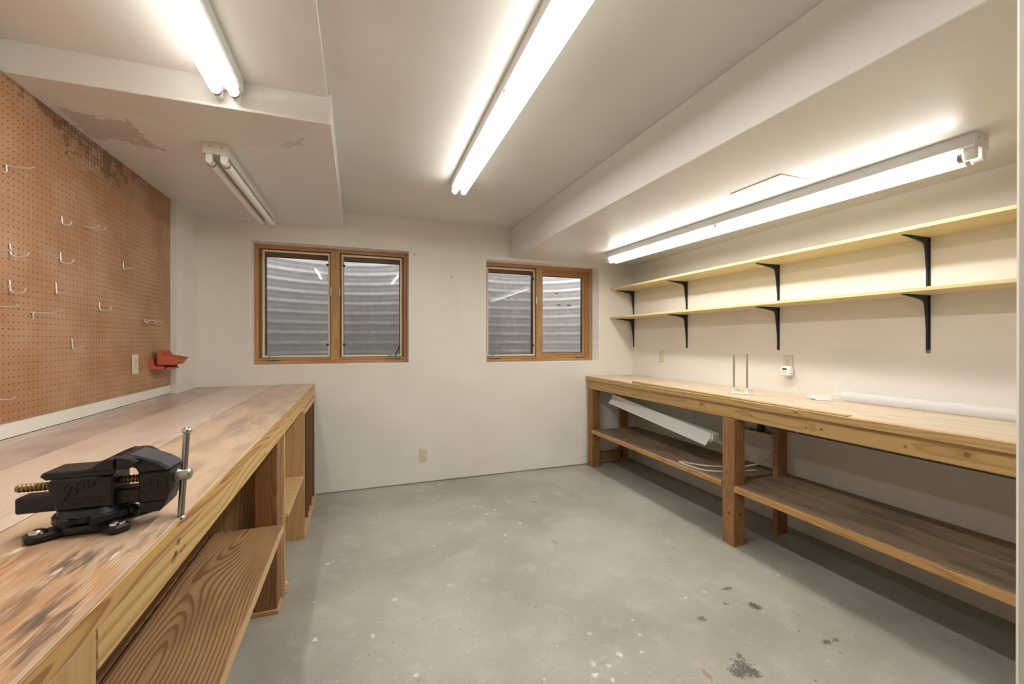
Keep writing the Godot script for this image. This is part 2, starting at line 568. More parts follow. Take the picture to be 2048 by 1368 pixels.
func build_shell() -> void:
	# floor with its stains
	var fx0 := -1.4
	var span := 4.5
	var S := 1280
	var n1 := fnl(901, 1.0, 4)
	var n2 := fnl(902, 1.0, 3)
	var n3 := fnl(903, 1.0, 2)
	var data := PackedByteArray()
	data.resize(S * S * 3)
	var at := 0
	var a := c8(181, 178, 168)
	var b := c8(160, 155, 145)
	var cgr := c8(204, 202, 198)
	for j in S:
		var d := (j + 0.5) / S * span
		for i in S:
			var x := fx0 + (i + 0.5) / S * span
			var q := n1.get_noise_2d(x * 0.9, d * 0.9)
			var col := a.lerp(b, clampf(0.5 + q * 1.1, 0, 1))
			var w := n2.get_noise_2d(x * 5.0 + 9.0, d * 5.0)
			if w > 0.12:
				col = col.lerp(cgr, (w - 0.12) * 0.5)
			var f := n3.get_noise_2d(x * 90.0, d * 90.0) * 0.03 + n2.get_noise_2d(x * 17.0, d * 24.0 + 5.0) * 0.014
			var scuff := n3.get_noise_2d(x * 11.0 + d * 7.0, d * 42.0 - x * 18.0)
			if scuff > 0.5:
				f += (scuff - 0.5) * 0.15
			data[at] = int(clampf(col.r + f, 0, 1) * 255.0)
			data[at + 1] = int(clampf(col.g + f, 0, 1) * 255.0)
			data[at + 2] = int(clampf(col.b + f, 0, 1) * 255.0)
			at += 3
	var img := Image.create_from_data(S, S, false, Image.FORMAT_RGB8, data)
	# blotches: pixel place in the photograph, radius across and along in metres, colour, strength
	var grey := c8(96, 92, 88)
	var spots := [[1512, 1214, 0.028, 0.03, grey, 0.9], [1506, 1210, 0.02, 0.02, grey, 0.8], [1490, 1337, 0.035, 0.05, grey, 0.9], [1475, 1345, 0.03, 0.03, grey, 0.9], [1508, 1345, 0.02, 0.03, grey, 0.85], [1480, 1313, 0.012, 0.02, grey, 0.8], [1404, 1238, 0.02, 0.018, grey, 0.85], [1452, 1208, 0.012, 0.012, grey, 0.8], [1455, 1178, 0.03, 0.012, grey, 0.85], [1654, 1285, 0.024, 0.014, grey, 0.85], [1672, 1281, 0.018, 0.01, grey, 0.8],
		[1414, 1350, 0.012, 0.03, c8(160, 118, 82), 0.7], [1070, 1004, 0.02, 0.02, c8(110, 100, 90), 0.5], [1110, 1085, 0.02, 0.03, c8(120, 114, 104), 0.5], [840, 1360, 0.02, 0.02, c8(130, 126, 120), 0.3]]
	for p in [[963, 1015], [948, 1012], [973, 1028], [990, 1020], [1018, 1004], [1010, 1070], [1012, 1083], [900, 1046], [1040, 1046], [868, 1092], [898, 1170], [1180, 1268], [1218, 1332], [1190, 1350], [1240, 1310], [1280, 1270], [1284, 1305], [1186, 1328], [744, 1273], [832, 1351], [790, 1200], [655, 1128], [665, 1124], [628, 1205], [1265, 1240], [630, 1280], [1410, 1184], [1372, 1196], [1350, 1010], [1557, 1151], [1580, 1150], [1150, 980], [1226, 1361]]:
		spots.append([p[0], p[1], rng.randf_range(0.007, 0.016), rng.randf_range(0.006, 0.016), c8(234, 233, 230), rng.randf_range(0.45, 0.9)])
	for k in 160:
		spots.append([rng.randf_range(600, 1700), rng.randf_range(980, 1366), rng.randf_range(0.002, 0.006), rng.randf_range(0.002, 0.006), c8(226, 224, 218) if k % 3 else c8(84, 78, 70), rng.randf_range(0.3, 0.8)])
	for s in spots:
		var q := on_y(s[0], s[1], 0.0)
		var ci := (q.x - fx0) / span * S
		var cj := q.y / span * S
		var ri: float = s[2] / span * S * 1.5
		var rj: float = s[3] / span * S * 1.5
		for j in range(int(cj - rj) - 1, int(cj + rj) + 2):
			for i in range(int(ci - ri) - 1, int(ci + ri) + 2):
				if i < 0 or j < 0 or i >= S or j >= S:
					continue
				var ex := (i + 0.5 - ci) / maxf(ri / 1.5, 0.8)
				var ey := (j + 0.5 - cj) / maxf(rj / 1.5, 0.8)
				var w := ex * ex + ey * ey + n3.get_noise_2d(i * 0.3, j * 0.3) * 1.5
				var al: float = (1.0 - smoothstep(0.55, 1.0, w)) * s[5]
				if al > 0.0:
					img.set_pixel(i, j, img.get_pixel(i, j).lerp(s[4], al))
	img.generate_mipmaps()
	M.concrete = mat(Color.WHITE, 0.42, 0.0, ImageTexture.create_from_image(img))
	M.concrete.texture_repeat = true
	M.concrete.heightmap_enabled = true
	M.concrete.heightmap_texture = M.concrete.albedo_texture
	M.concrete.heightmap_scale = 0.12
	var mb := MB.new()
	var uv := func(x: float, d: float) -> Vector2: return Vector2((x - fx0) / span, d / span)
	mb.quad(W(-1.5, 0, -2.2), W(3.1, 0, -2.2), W(3.1, 0, 4.4), W(-1.5, 0, 4.4), uv.call(-1.5, -2.2), uv.call(3.1, -2.2), uv.call(3.1, 4.4), uv.call(-1.5, 4.4))
	mb.box(Vector3(-1.5, -0.15, -4.4), Vector3(3.1, -0.001, 2.2))
	struct("floor", mb, M.concrete, "bare grey concrete floor with dark stains and white paint specks", "floor")

	# back wall with two window openings; its board stops a little above the floor
	mb = MB.new()
	var xs := [-0.809, 0.446, 1.169, 2.428]
	var lo := [1.100, 1.087]
	var hi := [2.120, 2.096]
	var yb := 0.012
	mb.room_box(-1.4, xs[0], yb, 2.55, BACK, 4.2)
	mb.room_box(xs[1], xs[2], yb, 2.55, BACK, 4.2)
	mb.room_box(xs[3], 3.0, yb, 2.55, BACK, 4.2)
	for k in 2:
		mb.room_box(xs[2 * k], xs[2 * k + 1], yb, lo[k], BACK, 4.2)
		mb.room_box(xs[2 * k], xs[2 * k + 1], hi[k], 2.55, BACK, 4.2)
	mb.room_box(-1.4, 3.0, -0.05, yb, BACK + 0.014, 4.2)
	var wb := struct("wall_back", mb, M.wall, "cream painted wall with two window openings", "wall")
	# worn plaster lining of the openings
	for k in 2:
		mb = MB.new()
		var x0: float = xs[2 * k]
		var x1: float = xs[2 * k + 1]
		mb.room_box(x0 - 0.001, x0 + 0.004, lo[k], hi[k], BACK - 0.0015, 4.07)
		mb.room_box(x1 - 0.004, x1 + 0.001, lo[k], hi[k], BACK - 0.0015, 4.07)
		mb.room_box(x0, x1, lo[k] - 0.001, lo[k] + 0.005, BACK - 0.0015, 4.07)
		mb.room_box(x0, x1, hi[k] - 0.004, hi[k] + 0.001, BACK - 0.0015, 4.07)
		part("reveal", mb, M.reveal, wb, "chipped white plaster around the window opening")
	mb = MB.new()
	mb.room_box(-1.4, LEFT, 0.0, 2.55, -2.1, BACK)
	mb.room_box(LEFT, -1.166, 0.0, 2.55, 3.532, BACK)
	struct("wall_left", mb, M.wall, "cream wall behind the brown pegboard, stepping out beside it", "wall")
	mb = MB.new()
	mb.room_box(RIGHT, 3.0, 0.0, 2.55, -2.1, BACK)
	struct("wall_right", mb, M.wall, "off-white wall behind the long shelves and bench", "wall")
	mb = MB.new()
	mb.room_box(0.877, RIGHT, 0.0, 2.55, 0.18, 0.32, 0.004)
	mb.room_box(LEFT, -0.3, 0.0, 2.55, 0.18, 0.32, 0.004)
	mb.room_box(-0.3, 0.877, 2.08, 2.55, 0.18, 0.32)
	struct("wall_front", mb, M.wall, "pale wall edge beside the doorway, end of the long bench", "wall")
	mb = MB.new()
	mb.room_box(-1.4, 3.0, 0.0, 2.55, -2.2, -2.1)
	struct("wall_hall", mb, M.wall, "pale wall of the passage outside the workshop doorway", "wall")
	# ceilings
	mb = MB.new()
	mb.room_box(-1.4, 3.0, TOP, 2.56, -2.2, 4.2)
	struct("ceiling", mb, M.ceiling, "off-white ceiling between the two lowered soffits", "ceiling")
	mb = MB.new()
	mb.room_box(LEFT, -0.122, 2.39, TOP, 0.32, 2.067, 0.002)
	struct("ceiling_panel", mb, M.ceiling, "slightly lower flat ceiling over the near part of the vise bench", "ceiling")
	build_left_soffit()
	mb = MB.new()
	mb.room_box(1.425, RIGHT, 2.12, TOP, 0.32, BACK, 0.003)
	var rs := struct("ceiling_soffit", mb, M.ceiling, "boxed lower soffit running above the long shelves", "ceiling")
	mb = MB.new()
	mb.room_box(1.951, 2.17, 2.1165, 2.1202, 1.50, 1.80, 0.001)
	part("access_panel", mb, M.ceiling, rs, "square patched cover set in the soffit")
	mb = MB.new()
	mb.room_box(LEFT, -1.203, BENCH_L, 1.002, 0.9, 3.53, 0.002)
	struct("trim_1", mb, M.wall, "cream ledger board between pegboard and vise bench", "trim")


func build_left_soffit() -> void:
	var S := 640
	var x0 := -1.25
	var x1 := -0.1
	var d0 := 2.06
	var d1 := 3.94
	var n := fnl(77, 1.0, 3)
	var base := c8(234, 232, 229)
	var warm := c8(214, 204, 192)
	var mauve := c8(168, 152, 142)
	var shapes := []
	for s in [[mauve, 0.5, [[105, 212], [150, 222], [200, 236], [250, 240], [272, 250], [292, 278], [326, 296], [322, 302], [240, 282], [182, 274], [140, 240]]],
			[mauve, 0.4, [[556, 295], [575, 284], [598, 276], [612, 282], [606, 290], [575, 294]]],
			[warm, 0.3, [[0, 141], [300, 190], [640, 249], [602, 262], [575, 285], [480, 296], [440, 290], [300, 238], [120, 190]]],
			[warm, 0.3, [[346, 394], [372, 398], [412, 402], [436, 410], [484, 411], [500, 436], [420, 436], [404, 432], [352, 404]]]]:
		var poly := PackedVector2Array()
		for p in s[2]:
			var q := on_y(p[0], p[1], 2.27)
			poly.append(q)
		shapes.append([s[0], s[1], poly])
	var img := Image.create(S, S, false, Image.FORMAT_RGB8)
	for j in S:
		for i in S:
			var x := x0 + (i + 0.5) / S * (x1 - x0)
			var d := d0 + (j + 0.5) / S * (d1 - d0)
			var c := base.lightened(n.get_noise_2d(x * 3.0, d * 3.0) * 0.06)
			var wob := Vector2(x + n.get_noise_2d(x * 14.0, d * 14.0) * 0.03, d + n.get_noise_2d(x * 14.0 + 50.0, d * 14.0) * 0.05)
			for s in shapes:
				if Geometry2D.is_point_in_polygon(wob, s[2]):
					c = c.lerp(s[0], s[1] * (0.8 + 0.5 * n.get_noise_2d(x * 20.0, d * 60.0)))
			img.set_pixel(i, j, c)
	img.generate_mipmaps()
	var m := mat(Color.WHITE, 0.34, 0.0, ImageTexture.create_from_image(img))
	var mb := MB.new()
	mb.room_box(LEFT, -0.108, 2.2705, TOP, 2.066, BACK, 0.003)
	var o := struct("ceiling_soffit", mb, M.ceiling, "boxed lower soffit over the far end of the vise bench", "ceiling")
	mb = MB.new()
	var uv := func(x: float, d: float) -> Vector2: return Vector2((x - x0) / (x1 - x0), (d - d0) / (d1 - d0))
	var pts := [[LEFT, BACK], [LEFT, 2.069], [-0.111, 2.069], [-0.111, BACK]]
	var P := []
	var U := []
	for p in pts:
		P.append(W(p[0], 2.27, p[1]))
		U.append(uv.call(p[0], p[1]))
	mb.quad(P[3], P[0], P[1], P[2], U[3], U[0], U[1], U[2])
	part("underside", mb, m, o, "patchy painted underside with bare mauve spots")


func build_windows() -> void:
	var place := [[-0.809, 1.100, 1.255, 1.020, 4.06], [1.169, 1.087, 1.259, 1.009, 4.08]]
	for k in 2:
		var x0: float = place[k][0]
		var y0: float = place[k][1]
		var w: float = place[k][2]
		var h: float = place[k][3]
		var d0: float = place[k][4]
		var base := W(x0 + w / 2, y0, d0)
		var t := thing("window_%d" % (k + 1), ["wooden casement window with two screened sashes above the vise bench", "wooden casement window with one bare sash beside the long shelves"][k], "window", base, "", "structure")
		var B := func() -> MB: return MB.new(base)
		var bar := func(called: String, m: Material, p: Node3D, xa: float, xb: float, ya: float, yb: float, da: float, db: float, ch := 0.002) -> MeshInstance3D:
			var q: MB = B.call()
			q.room_box(x0 + xa, x0 + xb, y0 + ya, y0 + yb, d0 + da, d0 + db, ch)
			return part(called, q, m, p)
		# outer frame
		bar.call("frame_jamb", M.frame_wood, t, 0.0, 0.034, 0.0, h, 0.0, 0.12)
		bar.call("frame_jamb", M.frame_wood, t, w - 0.034, w, 0.0, h, 0.0, 0.12)
		bar.call("frame_head", M.frame_wood, t, 0.034, w - 0.034, h - 0.036, h, 0.0, 0.12)
		bar.call("frame_sill", M.frame_wood, t, 0.034, w - 0.034, 0.0, 0.034, 0.0, 0.12)
		bar.call("frame_sill", M.frame_wood, t, 0.034, w - 0.034, 0.034, 0.056, 0.012, 0.12)
		bar.call("mullion", M.frame_wood, t, 0.592, 0.666, 0.034, h - 0.036, -0.002, 0.12)
		for s in 2:
			var xa := 0.034 if s == 0 else 0.666
			var xb := 0.592 if s == 0 else w - 0.034
			var ya := 0.056
			var yb := h - 0.036
			# sash behind, with its pane
			var bare := k == 1 and s == 1
			var sl := 0.02 if bare else (0.045 if s == 0 else 0.03)      # widths of the sash's stiles and rails
			var sr := 0.055 if bare else (0.02 if s == 0 else 0.032)
			var sb := 0.034 if bare else 0.02
			var stp := 0.06 if bare else 0.056
			var sash: MeshInstance3D = bar.call("sash", M.frame_wood, t, xa, xa + sl, ya, yb, 0.06, 0.1)
			bar.call("stile", M.frame_wood, sash, xb - sr, xb, ya, yb, 0.06, 0.1)
			bar.call("rail", M.frame_wood, sash, xa + sl, xb - sr, ya, ya + sb, 0.06, 0.1)
			bar.call("rail", M.frame_wood, sash, xa + sl, xb - sr, yb - stp, yb, 0.06, 0.1)
			bar.call("gasket", M.black, sash, xa + sl, xa + sl + 0.004, ya + sb, yb - stp, 0.064, 0.092, 0.0)
			bar.call("gasket", M.black, sash, xb - sr - 0.004, xb - sr, ya + sb, yb - stp, 0.064, 0.092, 0.0)
			bar.call("gasket", M.black, sash, xa + sl, xb - sr, ya + sb, ya + sb + 0.004, 0.064, 0.092, 0.0)
			bar.call("gasket", M.black, sash, xa + sl, xb - sr, yb - stp - 0.004, yb - stp, 0.064, 0.092, 0.0)
			var q: MB = B.call()
			q.quad(W(x0 + xa + sl, y0 + ya + sb, d0 + 0.08), W(x0 + xb - sr, y0 + ya + sb, d0 + 0.08), W(x0 + xb - sr, y0 + yb - stp, d0 + 0.08), W(x0 + xa + sl, y0 + yb - stp, d0 + 0.08))
			part("pane", q, M.glass, sash)
			if not (k == 1 and s == 1):
				# insect screen in its cream frame
				var fa := xa + 0.026 if s == 0 else xa + 0.014
				var fb := xb - 0.006 if s == 0 else xb - 0.018
				var fy0 := ya + 0.004
				var fy1 := yb - 0.008
				var scr: MeshInstance3D = bar.call("insect_screen", M.screen_frame, t, fa, fa + 0.016, fy0, fy1, 0.02, 0.034, 0.002)
				scr.set_meta("label", "cream framed insect screen")
				bar.call("screen_frame", M.screen_frame, scr, fb - 0.016, fb, fy0, fy1, 0.02, 0.034)
				bar.call("screen_frame", M.screen_frame, scr, fa + 0.016, fb - 0.016, fy0, fy0 + 0.018, 0.02, 0.034)
				bar.call("screen_frame", M.screen_frame, scr, fa + 0.016, fb - 0.016, fy1 - 0.018, fy1, 0.02, 0.034)
				q = B.call()
				q.quad(W(x0 + fa + 0.01, y0 + fy0 + 0.01, d0 + 0.03), W(x0 + fb - 0.01, y0 + fy0 + 0.01, d0 + 0.03), W(x0 + fb - 0.01, y0 + fy1 - 0.01, d0 + 0.03), W(x0 + fa + 0.01, y0 + fy1 - 0.01, d0 + 0.03))
				part("screen_mesh", q, M.screen, scr)
				for yc: float in [fy0 + 0.10, fy1 - 0.11]:
					var cx := fb - 0.03 if s == 0 else fa + 0.01
					bar.call("clip", M.black, scr, cx, cx + 0.02, yc, yc + 0.018, 0.016, 0.022, 0.001)
			else:
				# inner stops of the bare sash
				for g in 2:
					var z := 0.02 + g * 0.02
					var i := 0.012 + g * 0.012
					bar.call("stop_bead", M.frame_wood, sash, xb - i, xb, ya, yb, z, 0.06)
					bar.call("stop_bead", M.frame_wood, sash, xa, xb, yb - i, yb, z, 0.06)
					bar.call("stop_bead", M.frame_wood, sash, xa, xb, ya, ya + i * 0.5, z, 0.06)
			# crank operator on the sill
			var cx2 := xa + (0.05 if s == 0 else xb - xa - 0.16)
			q = B.call()
			q.room_box(x0 + cx2, x0 + cx2 + 0.12, y0 + 0.04, y0 + 0.058, d0 - 0.012, d0 + 0.02, 0.005)
			q.lathe([Vector2(0, -0.012), Vector2(0.012, -0.012), Vector2(0.014, 0.008), Vector2(0.006, 0.02), Vector2(0, 0.02)], Transform3D(Basis(), W(x0 + cx2 + 0.035, y0 + 0.055, d0 - 0.002)), 12)
			var op := part("crank", q, M.steel, t, "grey metal crank operator")
			if k == 0 and s == 1:
				q = B.call()
				var c0 := W(x0 + cx2 + 0.085, y0 + 0.06, d0 - 0.01)
				q.tube([c0, c0 + Vector3(0.004, 0.03, 0.012), c0 + Vector3(0.03, 0.085, 0.016)], 0.005, 8)
				q.ball(c0 + Vector3(0.03, 0.088, 0.016), Vector3(0.009, 0.009, 0.009), 10, 6)
				part("handle", q, M.bracket, op)
			# latch lever on the mullion side
			var lx := xb - 0.004 if s == 0 else xa - 0.008
			bar.call("latch", M.steel, t, lx, lx + 0.012, 0.60, 0.68, -0.008, 0.016, 0.003)
	# corrugated wells outside
	for k in 2:
		var xc: float = [-0.18, 1.80][k]
		var base := W(xc, 0.86, 4.2)
		var t := thing("window_well", ["curved corrugated steel window well outside the double-screened window", "curved corrugated steel window well outside the half-screened window"][k], "window well", base, "", "structure")
		var st := SurfaceTool.new()
		st.begin(Mesh.PRIMITIVE_TRIANGLES)
		var seg := 56
		var rows := 150
		var y1 := 2.42
		for j in rows + 1:
			var y := 0.86 + (y1 - 0.86) * j / rows
			var amp := 0.0021 * sin(TAU * y / 0.108) + 0.0012 * sin(TAU * y / 0.054 + 0.8)
			for i in seg + 1:
				var ph := PI * i / seg
				var rx := 0.84 + amp
				var rd := 0.86 + amp
				st.set_uv(Vector2(ph, y))
				st.add_vertex(Vector3(-cos(ph) * rx, y - 0.86, -sin(ph) * rd))
		for j in rows:
			for i in seg:
				var p := j * (seg + 1) + i
				for ix in [p, p + seg + 1, p + 1, p + 1, p + seg + 1, p + seg + 2]:
					st.add_index(ix)
		st.generate_normals()
		var o := MeshInstance3D.new()
		o.name = "corrugated_wall"
		o.mesh = st.commit()
		o.mesh.surface_set_material(0, M.galv)
		t.add_child(o, true)
		var mb := MB.new(base)
		mb.room_box(xc - 0.86, xc + 0.86, 0.80, 0.87, 4.2, 5.1)
		part("gravel_bed", mb, mat(Color.WHITE, 0.9, 0.0, noise_tex(66, 0.2, c8(120, 114, 106), c8(200, 194, 184), 256, 2), Vector3.ONE * 3.0), t)
	# dry leaves and a twig caught in the second well
	var leaf_m := mat(c8(122, 94, 56), 0.7)
	for p in [[1113, 587, 0.03, 0.1, "small flat brown leaf behind the bare sash, above two others"], [1117, 610, 0.032, -0.35, "drooping brown leaf low behind the bare sash, beside the mullion"], [1137, 611, 0.036, 0.05, "longest brown leaf behind the bare sash, away from the mullion"], [1016, 597, 0.02, 0.05, "tiny level brown leaf behind the insect screen"], [1031, 598, 0.016, -0.6, "tiny tilted brown leaf behind the insect screen"]]:
		var r := ray(p[0], p[1])
		# where the ray meets the half ellipse of the well
		var t := 4.3
		for it in 200:
			var q := r * t
			var e := pow((q.x - 1.80) / 0.835, 2) + pow((q.z - 4.2) / 0.855, 2)
			if e >= 1.0 and q.z > 4.3:
				break
			t += 0.005
		var pos := r * t
		var mb := MB.new()
		var s: float = p[2]
		mb.prism(PackedVector2Array([Vector2(-s, 0), Vector2(-s * 0.3, -s * 0.3), Vector2(s * 0.6, -s * 0.2), Vector2(s, 0.05 * s), Vector2(s * 0.4, s * 0.3), Vector2(-s * 0.4, s * 0.28)]), -0.0015, 0.0015, Transform3D(Basis(Vector3(0, 0, 1), p[3])))
		var o := solo("dry_leaf", mb, leaf_m, W(pos.x, EYE + pos.y, pos.z - 0.006), p[4], "leaf", "dry leaves in the window well")
		o.rotation.y = -atan2(pos.x - 1.8, pos.z - 4.2)


func build_left_bench() -> void:
	var base := W(-0.78, 0, 2.1)
	var t := thing("workbench", "long plank workbench carrying the bench vise along the pegboard", "workbench", base)
	var xs := [-1.2, -0.9265, -0.6285, -0.337]
	for k in 3:
		var mb := MB.new(base)
		mb.room_box(xs[k] + (0.0 if k == 0 else 0.0017), xs[k + 1] - (0.0017 if k < 2 else 0.0), 0.905, BENCH_L, 0.3, 3.926, 0.0012 if k < 2 else 0.003, Vector2(0, 0))
		part("plank", mb, M.fir_top[k], t)
	var mb := MB.new(base)
	mb.room_box(-0.3372, -0.3345, 0.9055, 0.9385, 0.3, 3.926, 0.001)
	part("plank_edge", mb, M.plank_edge, t)
	mb = MB.new(base)
	mb.room_box(-0.375, -0.337, 0.842, 0.9045, 0.745, 3.78, 0.003)
	part("fascia", mb, M.fascia_l, t)
	mb = MB.new(base)
	mb.room_box(-0.40, -0.336, 0.0, 0.9045, 0.36, 0.742, 0.002)
	part("end_panel", mb, M.plywood, t)
	# posts: pairs of four-by-fours, shelf between
	for d: float in [2.29]:
		mb = MB.new(base)
		mb.room_box(-0.455, -0.359, 0.02, 0.905, d, d + 0.11, 0.003)
		part("post", mb, M.post, t)
		mb = MB.new(base)
		mb.room_box(-0.47, -0.352, 0.0, 0.02, d - 0.01, d + 0.10, 0.002)
		part("post_shim", mb, M.plywood, t)
	for d: float in [0.5, 2.29, 3.75]:
		mb = MB.new(base)
		mb.room_box(-1.2, -1.11, 0.0, 0.905, d, d + 0.11, 0.003)
		part("post", mb, M.post, t)
	mb = MB.new(base)
	mb.room_box(-1.18, -0.50, 0.80, 0.9045, 0.8, 0.84, 0.003)
	part("joist", mb, M.post, t)
	mb = MB.new(base)
	mb.room_box(-1.11, -0.456, 0.80, 0.9045, 2.31, 2.35, 0.003)
	part("joist", mb, M.post, t)
	for k in 3:
		mb = MB.new(base)
		var xa: float = [-0.333, -0.625, -0.917][k]
		mb.room_box(xa - 0.288, xa, 0.385, 0.423, 0.744, 2.287, 0.003, Vector2(0.0, 0.06 * k))
		part("shelf_plank", mb, M.low_shelf_l, t)
	mb = MB.new(base)
	mb.room_box(-0.3332, -0.331, 0.386, 0.4215, 0.744, 2.287, 0.001)
	part("shelf_edge", mb, M.pale_pine, t)
	mb = MB.new(base)
	mb.room_box(-1.15, -0.37, 0.345, 0.384, 2.24, 2.289, 0.002)
	part("cleat", mb, M.pale_pine, t)
	mb = MB.new(base)
	mb.room_box(-1.15, -0.401, 0.345, 0.384, 0.745, 0.785, 0.002)
	part("cleat", mb, M.pale_pine, t)

	# plywood cubby beyond the post
	base = W(-0.6, 0, 2.9)
	t = thing("shelf_unit", "pale plywood cubby with one middle shelf under the vise bench", "shelf unit", base)
	mb = MB.new(base)
	mb.room_box(-1.05, -0.325, 0.0, 0.838, 3.075, 3.095, 0.001)
	part("side_panel", mb, M.plywood, t)
	mb = MB.new(base)
	mb.room_box(-1.05, -0.345, 0.0, 0.838, 2.41, 2.43, 0.001)
	part("side_panel", mb, M.pale_pine, t)
	mb = MB.new(base)
	mb.room_box(-1.05, -0.33, 0.40, 0.42, 2.431, 3.074, 0.002)
	part("shelf", mb, M.pale_pine, t)
	mb = MB.new(base)
	mb.room_box(-1.07, -1.051, 0.0, 0.838, 2.41, 3.095, 0.001)
	part("back_panel", mb, M.plywood, t)
	mb = MB.new(base)
	mb.room_box(-0.42, -0.335, 0.0, 0.06, 2.44, 2.48, 0.012)
	part("block", mb, M.pale_pine, t)
	mb = MB.new(base)
	mb.room_box(-1.05, -0.322, 0.0, 0.022, 3.096, 3.92, 0.002)
	part("bottom_runner", mb, M.pale_pine, t)
	mb = MB.new(base)
	mb.room_box(-0.36, -0.322, 0.818, 0.838, 3.096, 3.925, 0.002)
	part("top_runner", mb, M.pale_pine, t)
	var hb: Material = M.hardboard
	var sheets := [[3.17, 0.80, -0.333], [3.26, 0.78, -0.341], [3.40, 0.79, -0.334], [3.52, 0.79, -0.338], [3.64, 0.80, -0.334], [3.74, 0.79, -0.34]]
	for k in sheets.size():
		var s: Array = sheets[k]
		mb = MB.new()
		var hgt: float = s[1]
		mb.box(Vector3(-0.68, 0, -0.004), Vector3(0, hgt - 0.024, 0.004), 0.001)
		solo("hardboard_sheet", mb, hb, W(s[2], 0.0225, s[0]), ["first", "second", "third", "fourth", "fifth", "sixth"][k] + " brown hardboard sheet on edge, counted out from the plywood cubby", "sheet", "hardboard sheets on edge under the bench")
	mb = MB.new()
	mb.box(Vector3(-0.68, 0, -0.003), Vector3(0.0, 0.775, 0.003), 0.001)
	for k in 29:
		mb.lathe([Vector2(0.0, 0), Vector2(0.0035, 0), Vector2(0.0035, 0.0012), Vector2(0, 0.0012)], Transform3D(Basis(Vector3(1, 0, 0), PI / 2), Vector3(-0.006, 0.03 + k * 0.0254, 0.003)), 6)
	solo("pegboard_offcut", mb, hb, W(-0.331, 0.0225, 3.85), "narrow perforated board stored upright against the wall under the bench", "sheet")


func peg_texture() -> ImageTexture:
	var w := 1024
	var h := 768
	var d0 := 2.0
	var d1 := 3.54
	var y0 := 1.0
	var y1 := 2.275
	var n := fnl(411, 1.0, 4)
	var n2 := fnl(412, 1.0, 3)
	var data := PackedByteArray()
	data.resize(w * h * 3)
	var a := c8(181, 142, 110)
	var b := c8(165, 120, 84)
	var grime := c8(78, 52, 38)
	var pale := c8(226, 216, 206)
	var at := 0
	for j in h:
		var y := y1 - (j + 0.5) / h * (y1 - y0)
		for i in w:
			var d := d0 + (i + 0.5) / w * (d1 - d0)
			var q := n.get_noise_2d(d * 2.5, y * 2.5)
			var c := a.lerp(b, clampf(0.45 + q * 1.2, 0, 1))
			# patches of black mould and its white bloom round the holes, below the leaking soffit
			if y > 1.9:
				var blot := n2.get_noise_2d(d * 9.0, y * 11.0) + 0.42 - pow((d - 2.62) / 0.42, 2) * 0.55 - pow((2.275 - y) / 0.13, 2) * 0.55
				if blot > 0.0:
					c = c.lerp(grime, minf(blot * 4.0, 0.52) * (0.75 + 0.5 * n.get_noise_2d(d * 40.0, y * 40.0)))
				var fy := fposmod((y - 1.002) / 0.0254, 1.0) - 0.5
				var fd := fposmod((3.529 - d) / 0.0254, 1.0) - 0.5
				var rr := sqrt(fy * fy + fd * fd) * 0.0254 + n2.get_noise_2d(d * 70.0, y * 70.0) * 0.004
				var bloom := n2.get_noise_2d(d * 8.0 + 31.0, y * 9.0) + 0.5 - pow((d - 2.6) / 0.2, 2) * 0.6 - pow((2.2 - y) / 0.09, 2) * 0.5
				if bloom > 0.1 and rr > 0.0035 and rr < 0.009:
					c = c.lerp(pale, 0.55)
			# paint scrapes and runs
			var run := n2.get_noise_2d(d * 60.0 + 7.0, y * 5.0)
			if run > 0.56 and y > 1.6 + n.get_noise_2d(d * 4.0, 1.0) * 0.5:
				c = c.lerp(pale, 0.35)
			if n.get_noise_2d(d * 70.0, y * 40.0 + 90.0) > 0.6:
				c = c.lerp(pale, 0.6)
			data[at] = int(clampf(c.r, 0, 1) * 255.0)
			data[at + 1] = int(clampf(c.g, 0, 1) * 255.0)
			data[at + 2] = int(clampf(c.b, 0, 1) * 255.0)
			at += 3
	var img := Image.create_from_data(w, h, false, Image.FORMAT_RGB8, data)
	img.generate_mipmaps()
	return ImageTexture.create_from_image(img)


